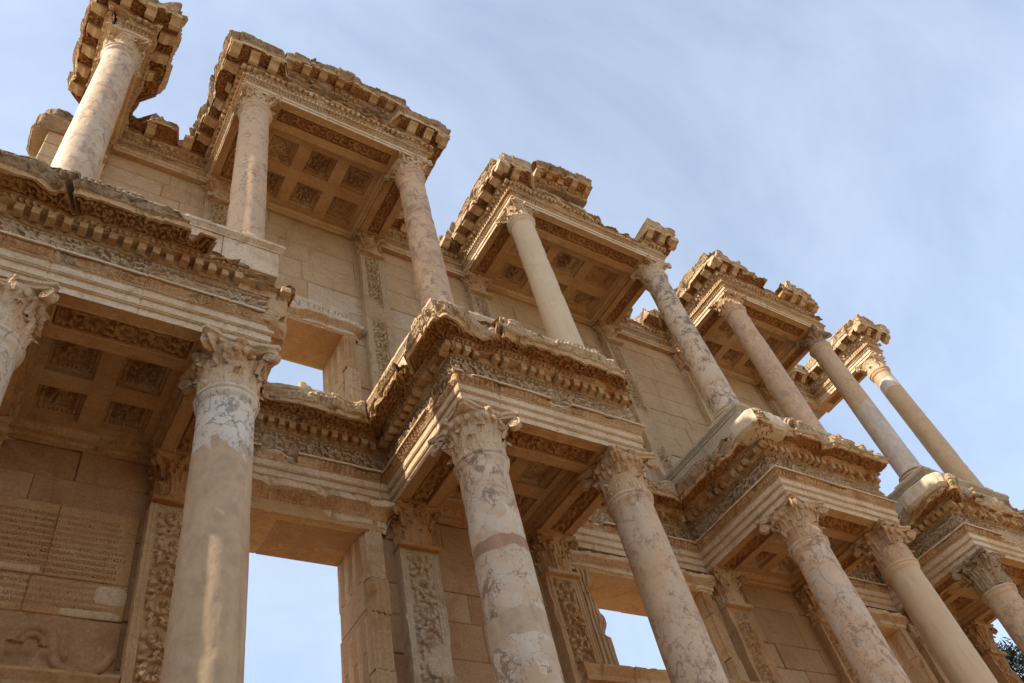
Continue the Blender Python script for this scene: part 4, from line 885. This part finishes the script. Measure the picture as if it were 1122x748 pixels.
# window frames
def frame_sides(a, b, z0, z1): pass
def jamb_profile_box(buf, x_in, sgn, z0, z1, wid, yf, yb, seed, mat=0, depth=.14):
    """fluted jamb: moulded face on the wall and a fluted reveal"""
    rng = np.random.default_rng(seed); z = z0
    ns = 22
    pts = []   # plan outline from reveal back to outer edge on wall: (x offset from the opening edge outward, y)
    rev = np.linspace(yb, yf - depth, 30)
    for i, y in enumerate(rev):
        q = i / 29; pts.append((.022 * (1 - abs(math.cos(q * math.pi * 3.5))) - .0, y))
    face = np.linspace(0, wid, 26)
    for i, w in enumerate(face):
        q = i / 25; step_ = .028 * math.floor(q * 3.0) / 2; pts.append((w, yf - depth + step_ + .008 * math.sin(q * 19)))
    pts.append((wid, yf + .02)); pts = np.array(pts)
    cut = sorted([z0] + [zz for zz in np.cumsum(rng.uniform(.38, .75, 12)) + z0 if zz < z1 - .25] + [z1])
    for c0, c1 in zip(cut[:-1], cut[1:]):
        zs = np.linspace(c0 + .004, c1 - .004, max(3, int((c1 - c0) / .03))); off = rng.normal(0, .010)
        P = np.zeros((len(pts), len(zs), 3)); P[..., 0] = (x_in + sgn * (pts[:, 0] + off))[:, None]; P[..., 1] = (pts[:, 1] - off * .4)[:, None]; P[..., 2] = zs[None, :]
        er = ss(.05, .5, fbm(P, 3.2, 3, seed)) * .05; cor = np.exp(-(((pts[:, 1] - (yf - depth)) / .12) ** 2) - (pts[:, 0] / .10) ** 2)[:, None]
        P[..., 0] += sgn * er * (cor * 1.2); P[..., 1] += er * (cor * 1.0 + .25)
        P = P + .004 * vnoise3(P, 9, 2, seed)
        tn = float(np.clip(rng.normal(.5, .32), .03, .97))
        buf.grid(P, mat, tn, flip=(sgn < 0))
        for zz, fl in ((0, False), (-1, True)):
            ring = P[:, zz]; cc = np.array([x_in + sgn * wid * .6, yb, ring[0, 2]]); Q = np.stack([ring, np.broadcast_to(cc, ring.shape)], 1); buf.grid(Q, mat, tn, flip=fl != (sgn < 0))
def window_frame(label, a, b_, z0, z1, seed, step, wid=.22, sill_d=.0, lintel_h=.30, hood=.0):
    lt = Buf(); sd = [Side('F', (a - wid, YW), (b_ + wid, YW), -1, 1), Side('R', (b_ + wid, YW), (b_ + wid, YW + .1), -1, 1), Side('L', (a - wid, YW + .1), (a - wid, YW), -1, 1)]
    k = lintel_h
    pr = [S(.10, z1, .10, z1 + k * .20, None, 0, 1), S(.10, z1 + k * .20, .12, z1 + k * .21, None, 0, 1), S(.12, z1 + k * .21, .12, z1 + k * .42, None, 0, 1), S(.12, z1 + k * .42, .15, z1 + k * .45, None, 0, 1), S(.15, z1 + k * .45, .16, z1 + k * .58, 'egg', .018, 0), S(.16, z1 + k * .58, .19 + hood * .5, z1 + k * .78, 'leaf', .02, 0), S(.19 + hood * .5, z1 + k * .78, .20 + hood, z1 + k * .80, None, 0, 1), S(.20 + hood, z1 + k * .80, .21 + hood, z1 + k, None, 0, 1), S(.21 + hood, z1 + k, -.02, z1 + k + .004, None, 0, 1)]
    sweep({'architrave': lt}, sd, pr, step, seed + 3, 1.1, ())
    lt.box((a - wid, YW - .098, z1 + .001), (b_ + wid, YB - .03, z1 + k - .01), 0, .45, .004, rngw)
    o = lt.build('window_frame', [M_soff, M_pale], wall, ((a + b_) / 2, YW, z1))
    if label: o['label'] = label
    for q, (xx, sg_) in enumerate(((a, -1), (b_, 1))):
        fr = Buf(); jamb_profile_box(fr, xx, sg_, z0, z1, wid, YW, YB - .02, seed + q, 0); fr.build('jamb', [M_soff, M_pale], o, (xx, YW, z0))
    sl_ = Buf(); w2 = wid + .22
    sd = [Side('F', (a - w2, YW), (b_ + w2, YW), -1, 1), Side('R', (b_ + w2, YW), (b_ + w2, YW + .1), -1, 1), Side('L', (a - w2, YW + .1), (a - w2, YW), -1, 1)]
    pr = [S(.0, z0 - .34, .03, z0 - .335), S(.03, z0 - .335, .03, z0 - .27), S(.03, z0 - .27, .09, z0 - .20, 'leaf', .015), S(.09, z0 - .20, .10, z0 - .198), S(.10, z0 - .198, .22, z0 - .19), S(.22, z0 - .19, .22, z0 - .12), S(.22, z0 - .12, .29, z0 - .03), S(.29, z0 - .03, .30, z0), S(.30, z0, -.1, z0 + .004)]
    sweep({'architrave': sl_}, sd, pr, step, seed + 4, .8, ())
    sl_.box((a - w2, YW + .002, z0 - .33), (b_ + w2, YW + .1, z0 - .006), 0, .5); sl_.box((a - .01, YW + .05, z0 - .05), (b_ + .01, YB, z0 + .002), 0, .5)
    sl_.build('sill', [M_soff], o, ((a + b_) / 2, YW, z0))
    return o
window_frame('lower left window frame with ragged brown jambs', *WINL[0], 401, STN, lintel_h=.38, hood=.07, wid=.26); window_frame('lower middle window frame above a heavy moulded sill', *WINL[1], 402, STF); window_frame('lower right window frame with its right side crumbled', *WINL[2], 403, STF)
window_frame('upper left window frame with a fluted right jamb', *WINU[0], 404, STN); window_frame('upper middle window frame', *WINU[1], 405, STF); window_frame('upper right window frame', *WINU[2], 406, STF)
for (a, b_, z0, z1) in DOORS:
    fr = Buf()
    for k, (w, y) in enumerate(((.30, .08), (.20, .11), (.10, .14))):
        fr.box((a - w, YW - y, z0), (a - w + .1 - .002, YW + .1, z1 + w), 0, .5, .003, rngw, .008); fr.box((b_ + w - .1 + .002, YW - y, z0), (b_ + w, YW + .1, z1 + w), 0, .5, .003, rngw, .008)
        fr.box((a - w + .1, YW - y + .002, z1 + w - .1), (b_ + w - .1, YW + .1, z1 + w), 0, .5, .003, rngw, .008)
    fr.build('door_frame', M_soff, wall, ((a + b_) / 2, YW, z0))

# pilasters against the wall behind every column
def pilaster(x, z0, z1, zc, wid, yf, seed, step, composite, mat, matc, label=None, worn=1.0, r_pan=True):
    pb = Buf(); rng = np.random.default_rng(seed); hw = wid / 2
    cut = [z0]
    while cut[-1] < z1 - 1.1: cut.append(cut[-1] + rng.uniform(.5, 1.0))
    cut.append(z1)
    o = None
    for c0, c1 in zip(cut[:-1], cut[1:]):
        off = rng.normal(0, .008); y0 = yf + off; tn = float(np.clip(rng.normal(.5, .2), .05, .95))
        pb.box((x - hw, y0 + .012, c0 + .003), (x + hw, YW + .02, c1 - .003), 0, tn, .003, rng, .008)
    o = pb.build('pilaster', [mat, M_carv], wall, (x, YW, z0))
    if label: o['label'] = label
    # carved panel face
    n1 = int(wid / step) + 1; n2 = int((z1 - z0) / step) + 1
    X, Z = np.meshgrid(np.linspace(-hw, hw, n1), np.linspace(z0, z1, n2), indexing='ij')
    pn = Buf(); e = np.minimum(hw - np.abs(X), np.minimum(Z - z0, z1 - Z))
    w = wid - .22
    hh = o_scroll(Z, np.clip(X + w / 2, 0, w), w, seed) * .065
    fl = .016 * ss(.02, .026, e) - .016 * ss(.045, .05, e) + .022 * ss(.055, .062, e) * 1.0 + .022 * ss(.095, .105, e)
    P = np.stack([x + X, yf - .03 + fl - hh * ss(.10, .12, e), Z], -1)
    keep = ss(-.5, -.1, fbm(P, 1.4, 2, seed)) 
    P[..., 1] = P[..., 1] * keep + (yf - .012) * (1 - keep)
    P[..., 1] += .05 * ss(.2, .6, fbm(P, 2.6, 3, seed + 3)) * worn * ss(.08, 0, e)
    P = P + .005 * vnoise3(P, 8, 2, seed)
    bi = np.searchsorted(np.array(cut), Z) ; tone = np.clip(.3 + .5 * rnd1(bi * 3 + seed, 3), 0, 1)
    pn.grid(P, 0, tone)
    ed = np.stack([P[0], P[0] * np.array([1, 0, 1]) + np.array([0, YW, 0])], 1); pn.grid(ed, 0, .5)
    ed = np.stack([P[-1], P[-1] * np.array([1, 0, 1]) + np.array([0, YW, 0])], 1); pn.grid(ed, 0, .5, flip=True)
    pn.build('carved_panel', [mat], o, (x, yf, z0))
    cp = Buf(); capital_geo(cp, hw * .93, zc - z1, composite, seed + 7, 1, worn * .8, .80)
    cp.v = [v + np.array([x, YW - .04, z1]) for v in cp.v]
    cp.box((x - hw - .015, YW - .24, z1 - .055), (x + hw + .015, YW + .02, z1 + .012), 0, .5, .004, rng, .012)
    cp.box((x - hw * .8, YW - .10, z1), (x + hw * .8, YW + .02, zc - .12), 0, .5)
    cp.build('pilaster_capital', [matc], o, (x, YW, z1))
    return o
for i, x in enumerate(LX):
    near = i < 4
    pilaster(x, 2.0, 7.90, 8.49, .54, .06, 500 + i, STN * 1.1 if near else STF * 1.2, True, M_soff if i != 2 else M_friz, M_rust if i in (1, 2) else M_carv, None, 1.0)
for i, x in enumerate(UX):
    if i == 7: continue
    pilaster(x, 10.2, 14.42, 14.94, .46, .08, 520 + i, STN * 1.1 if i < 4 else STF * 1.2, False, M_friz if i in (1, 2, 3) else M_ashu, M_carv, None, 1.0)

# left bay: inscription panel, garland relief and ledge
def greek_line(rng, n):
    al = 'ΑΒΓΔΕΖΗΘΙΚΛΜΝΞΟΠΡΣΤΥΦΧΨΩΑΕΙΟΝΣΤΑΙΝ'
    return ''.join(al[rng.integers(len(al))] for _ in range(n))
def text_mesh(body, size, name, mat, parent, loc, width=None, depth=.002):
    cu = bpy.data.curves.new(name, 'FONT'); cu.body = body; cu.size = size; cu.extrude = depth; cu.resolution_u = 2
    o = bpy.data.objects.new(name, cu); COL.objects.link(o)
    bpy.context.view_layer.update(); dg = bpy.context.evaluated_depsgraph_get()
    me = bpy.data.meshes.new_from_object(o.evaluated_get(dg)); bpy.data.objects.remove(o)
    if width:
        xs = [v.co.x for v in me.vertices]; k = width / max(.01, max(xs) - min(xs))
        for v in me.vertices: v.co.x *= k
    for v in me.vertices: v.co = Vector((v.co.x, -v.co.z, v.co.y))
    me.materials.append(mat); o = bpy.data.objects.new(name, me); COL.objects.link(o)
    o.parent = parent; o.location = Vector(loc) - PL[parent.name]; PL[o.name] = Vector(loc)
    return o
M_ins = stone('red_stained_lettering', (.35, .205, .11), (.40, .245, .145), (.18, .09, .05), .3, lich=0, seed=17, bump=.3)
rngt = np.random.default_rng(5)
pn = Buf()
for (a, b_, c, d, tn) in ((-8.68, -7.98, 6.87, 7.72, .25), (-7.975, -7.20, 6.87, 7.72, .3), (-8.68, -8.08, 6.47, 6.865, .5), (-8.075, -7.20, 6.47, 6.865, .28)): pn.box((a, YW - .025, c), (b_, YW + .02, d), 0, tn, .002, rngt, .008)
insc = pn.build('inscription_panel', M_soff, wall, (-7.9, YW, 6.47))
insc['label'] = 'wall panel with many lines of worn red Greek lettering'
for j in range(15):
    n = 44; text_mesh(greek_line(rngt, n), .052, 'inscription_line', M_ins, insc, (-8.62 + rngt.uniform(0, .02), YW - .0255, 7.56 - j * .072), 1.30 + rngt.uniform(-.08, .04), .0018)
for (a, b_, c, d, sd_) in ((-8.45, -8.0, 6.885, 6.955, 1), (-7.78, -7.22, 6.475, 6.56, 2), (-8.68, -8.25, 6.50, 6.72, 3), (-7.5, -7.2, 6.62, 6.84, 4)):
    pb = Buf(); n1, n2 = 40, 16; th = np.linspace(0, 2 * np.pi, 40); rr = np.linspace(0, 1, 5)
    X = (a + b_) / 2 + (b_ - a) / 2 * np.sign(np.cos(th)) * np.abs(np.cos(th)) ** .5; Z = (c + d) / 2 + (d - c) / 2 * np.sign(np.sin(th)) * np.abs(np.sin(th)) ** .5
    P = np.stack([np.stack([(a + b_) / 2 + (X - (a + b_) / 2) * k, np.full(40, YW - .034 + .010 * k ** 4), (c + d) / 2 + (Z - (c + d) / 2) * k], -1) for k in (1, .9, .7, .4, .02)], 1)
    P = P + .012 * vnoise3(P, 6, 2, sd_) * np.array([1, .15, 1]); pb.grid(P, 0, .5); pb.build('mortar_patch', M_ashu, insc, ((a + b_) / 2, YW, c))
# garland relief
gb = Buf(); xa, xb, za, zb_ = -8.66, -7.20, 5.86, 6.46; st = STN
X, Z = np.meshgrid(np.arange(xa, xb, st), np.arange(za, zb_, st), indexing='ij')
h = np.zeros_like(X)
for cx in (-8.55, -7.98, ):
    pass
sag = 6.30 - .16 * np.cos(np.clip((X + 8.0) / .60, -1.6, 1.6) * np.pi) * 0
def tube_h(cx, cz, r, w, a0, a1):
    rr = np.hypot(X - cx, Z - cz); th = np.arctan2(Z - cz, X - cx); m = (th > a0) & (th < a1)
    return np.sqrt(np.clip(1 - ((rr - r) / w) ** 2, 0, 1)) * m
h = np.maximum(h, .05 * tube_h(-8.38, 6.16, .17, .06, -.2, 3.3)); h = np.maximum(h, .05 * tube_h(-7.92, 6.16, .17, .06, -.2, 3.3))
h = np.maximum(h, .035 * tube_h(-8.38, 6.16, .09, .03, -.2, 3.3)); h = np.maximum(h, .035 * tube_h(-7.92, 6.16, .09, .03, -.2, 3.3))
h = np.maximum(h, .05 * tube_h(-7.50, 6.16, .25, .05, -3.2, -.2)); h = np.maximum(h, .04 * np.exp(-((X + 8.15) / .06) ** 2 - ((Z - 6.12) / .12) ** 2))
h = np.maximum(h, .04 * np.exp(-((Z - 6.08) / .05) ** 2) * (.6 + .4 * np.cos(X * 42)) * (X < -7.6))
P = np.stack([X, YW - .012 - h + .010 * fbm(np.stack([X, Z, X * 0], -1), 5, 3, 3), Z], -1); gb.grid(P, 0, .45)
rl = gb.build('garland_relief', M_ash, wall, (-7.9, YW, za)); rl['label'] = 'weathered relief of looping garlands under the lettered panel'
lg = Buf(); sd = [Side('W', (-8.72, YW), (-7.16, YW), 0, 0)]
sweep({'architrave': lg}, sd, [S(0, 5.55, .04, 5.58), S(.04, 5.58, .05, 5.64), S(.05, 5.64, .10, 5.70), S(.10, 5.70, .12, 5.70), S(.12, 5.70, .12, 5.76), S(.12, 5.76, .17, 5.83), S(.17, 5.83, .17, 5.86), S(.17, 5.86, -.02, 5.862)], STN * 1.5, 77, .7)
lg.build('ledge', [M_soff], wall, (-7.9, YW, 5.55))
# pale lettered repair above the upper left window, faint letters on the wall architrave
b = Buf(); rb = np.random.default_rng(3); b.box((-5.72, YW - .014, 12.06 + .10), (-4.52, YW + .02, 12.66), 0, .85, .003, rb, .01); rp_ = b.build('lettered_block', M_pale, wall, (-5.1, YW, 12.16)); rp_['label'] = 'pale mended block with two short lines of Greek letters'
M_let = stone('weathered_lettering', (.50, .40, .30), (.54, .44, .34), (.25, .15, .08), .3, lich=0, seed=18, bump=.3)
text_mesh('ΙΑΙ ΤΩΝ ΙΛΙ', .13, 'letter_line', M_let, rp_, (-5.62, YW - .0145, 12.45), 1.02, .001); text_mesh('Η     ΘΑΛ', .13, 'letter_line', M_let, rp_, (-5.66, YW - .0145, 12.24), .86, .001)

# ------------------------------------------------------------------ podium, ground, far things
pod = Buf(); rp2 = np.random.default_rng(9)
for k in range(6): pod.box((-11 - .0, -2.3 - .34 * (5 - k), .2 * k), (11, YB, .2 * k + .2 - .001), 0, .5, .002, rp2, .01)
po = pod.build('stepped_podium', M_ash, None, (0, -2, 0)); tag(po, 'broad flight of worn marble steps at the foot of the facade', 'steps')
gm = NT('sunlit_marble_paving'); v = gm.mapv()
br = gm.n('ShaderNodeTexBrick'); gm.l(v, br.inputs[0]); br.inputs['Scale'].default_value = .9; br.inputs['Color1'].default_value = (.38, .265, .16, 1); br.inputs['Color2'].default_value = (.42, .31, .195, 1); br.inputs['Mortar'].default_value = (.16, .12, .08, 1); br.inputs['Mortar Size'].default_value = .012
colg = gm.mix(gm.math('MULTIPLY', gm.rng(gm.noise(v, 2.5, 6), .45, .7), .5), br.outputs['Color'], (.24, .18, .115)); gmat = gm.fin(colg, gm.bump(gm.noise(v, 20, 5), .3, .01), .85)
gb = Buf(); gb.grid(np.array([[[-60, -60, 0], [-60, 60, 0]], [[60, -60, 0], [60, 60, 0]]], float), 0, .5); g1 = structure(gb.build('paved_square', gmat))
sm = NT('dry_grass_soil'); v = sm.mapv(); cs = sm.mix(sm.rng(sm.noise(v, .12, 8, .65), .4, .6), (.16, .13, .06), (.28, .21, .12)); smat = sm.fin(cs, None, .95)
gb = Buf(); xs = np.concatenate([-np.geomspace(3000, 60, 26), np.geomspace(60, 3000, 26)]); X, Y = np.meshgrid(np.sort(xs), np.sort(xs), indexing='ij')
gb.grid(np.stack([X, Y, np.full_like(X, -.03)], -1), 0, .5); structure(gb.build('ground', smat))
hm = NT('scrub_hillside'); v = hm.mapv(); ch = hm.mix(hm.rng(hm.noise(v, .25, 8, .7), .40, .60), (.035, .045, .022), (.12, .10, .06)); hmat = hm.fin(ch, None, .95)
hb = Buf(); X, Y = np.meshgrid(np.linspace(-160, 260, 120), np.linspace(60, 260, 60), indexing='ij')
Hh = 46 * np.exp(-((Y - 170) / 62) ** 2) * (.75 + .35 * fbm(np.stack([X, Y, X * 0], -1), .013, 4, 3)) * (.55 + .45 * ss(-100, 120, X)) + 2.2 * fbm(np.stack([X, Y, X * 0], -1), .12, 4, 9)
hb.grid(np.stack([X, Y, Hh - 6], -1), 0, .5, True); structure(hb.build('hills', hmat))

# rubble wall added out of frame to shade the square by the near porch
wg = Buf(); rg = np.random.default_rng(44)
for j in range(19):
    y0 = -24 + j * 1.4; hgt = 9.6 + 1.2 * math.sin(j * .7) + rg.uniform(-.6, .6)
    z = 0.0
    while z < hgt:
        hh = rg.uniform(.55, .8); rough_block(wg, (-16.6 + rg.uniform(-.08, .08), y0, z), (-15.2 + rg.uniform(-.08, .08), y0 + 1.4, z + hh), int(rg.integers(999)), 0, .05, .25, rg.uniform(.2, .8)); z += hh
w_ = wg.build('added_shade_wall', M_ash, None, (-15.9, -7.5, 0)); tag(w_, 'rubble wall added out of view left of the facade to shade the square', 'wall')

# dark evergreen behind the right end of the facade
def tree(x, y, h, r, seed, label):
    t = thing('evergreen_tree', label, 'tree', (x, y, 0)); rg = np.random.default_rng(seed)
    bk = NT('bark'); bm = bk.fin(bk.mix(bk.noise(bk.mapv(sc=(6, 6, 1)), 4, 6), (.07, .05, .035), (.14, .10, .07)), None, .9)
    tb = Buf(); a = np.linspace(0, 2 * np.pi, 13)[:, None]; zz = np.linspace(0, h * .92, 24)[None, :]; rr = .28 * (1 - zz / h) + .02
    bx = .25 * np.sin(zz * .5); tb.grid(np.stack([x + bx + rr * np.cos(a), y + rr * np.sin(a), zz + 0 * a], -1), 0, .5, True)
    for k in range(26):
        z0 = h * rg.uniform(.3, .85); an = rg.uniform(0, 6.28); ln = r * rg.uniform(.5, .9) * (1.1 - z0 / h); q = np.linspace(0, 1, 6)
        c = np.stack([x + .25 * math.sin(z0 * .5) + math.cos(an) * ln * q, y + math.sin(an) * ln * q, z0 + ln * .45 * q], -1); w = .07 * (1 - q) + .012
        ph = np.linspace(0, 2 * np.pi, 6); side = np.array([-math.sin(an), math.cos(an), 0]); up = np.array([0, 0, 1.0])
        tb.grid(c[:, None] + w[:, None, None] * (np.cos(ph)[None, :, None] * side + np.sin(ph)[None, :, None] * up), 0, .5, True)
    tb.build('trunk', bm, t, (x, y, 0))
    lf = NT('needle_foliage'); lm = lf.fin(lf.mix(lf.attr('tone'), (.006, .008, .006), (.018, .024, .012)), None, .7)
    cb = Buf(); nc = 150
    for k in range(nc):
        zc = h * (.28 + .72 * rg.random() ** .85); rad = r * (1.12 - zc / h) ** .8 * rg.random() ** .45; an = rg.uniform(0, 6.28); c = np.array([x + rad * math.cos(an), y + rad * math.sin(an), zc]); n = 70; tn = rg.uniform(.1, .9)
        p = c + rg.normal(0, .26, (n, 3)) * np.array([1, 1, .7]); d = rg.normal(0, 1, (n, 3)); d /= np.linalg.norm(d, axis=1)[:, None]; e = np.cross(d, rg.normal(0, 1, (n, 3))); e /= np.linalg.norm(e, axis=1)[:, None]
        V = np.stack([p - d * .13, p + e * .03, p + d * .13, p - e * .03], 1).reshape(-1, 3); F = np.arange(n * 4).reshape(n, 4); cb.add(V, F, 0, np.clip(rg.normal(tn, .15, n * 4), 0, 1))
    cb.build('crown', lm, t, (x, y, h * .5))
tree(19.5, 4.6, 11.6, 2.6, 61, 'dark evergreen tree behind the far right end of the facade')
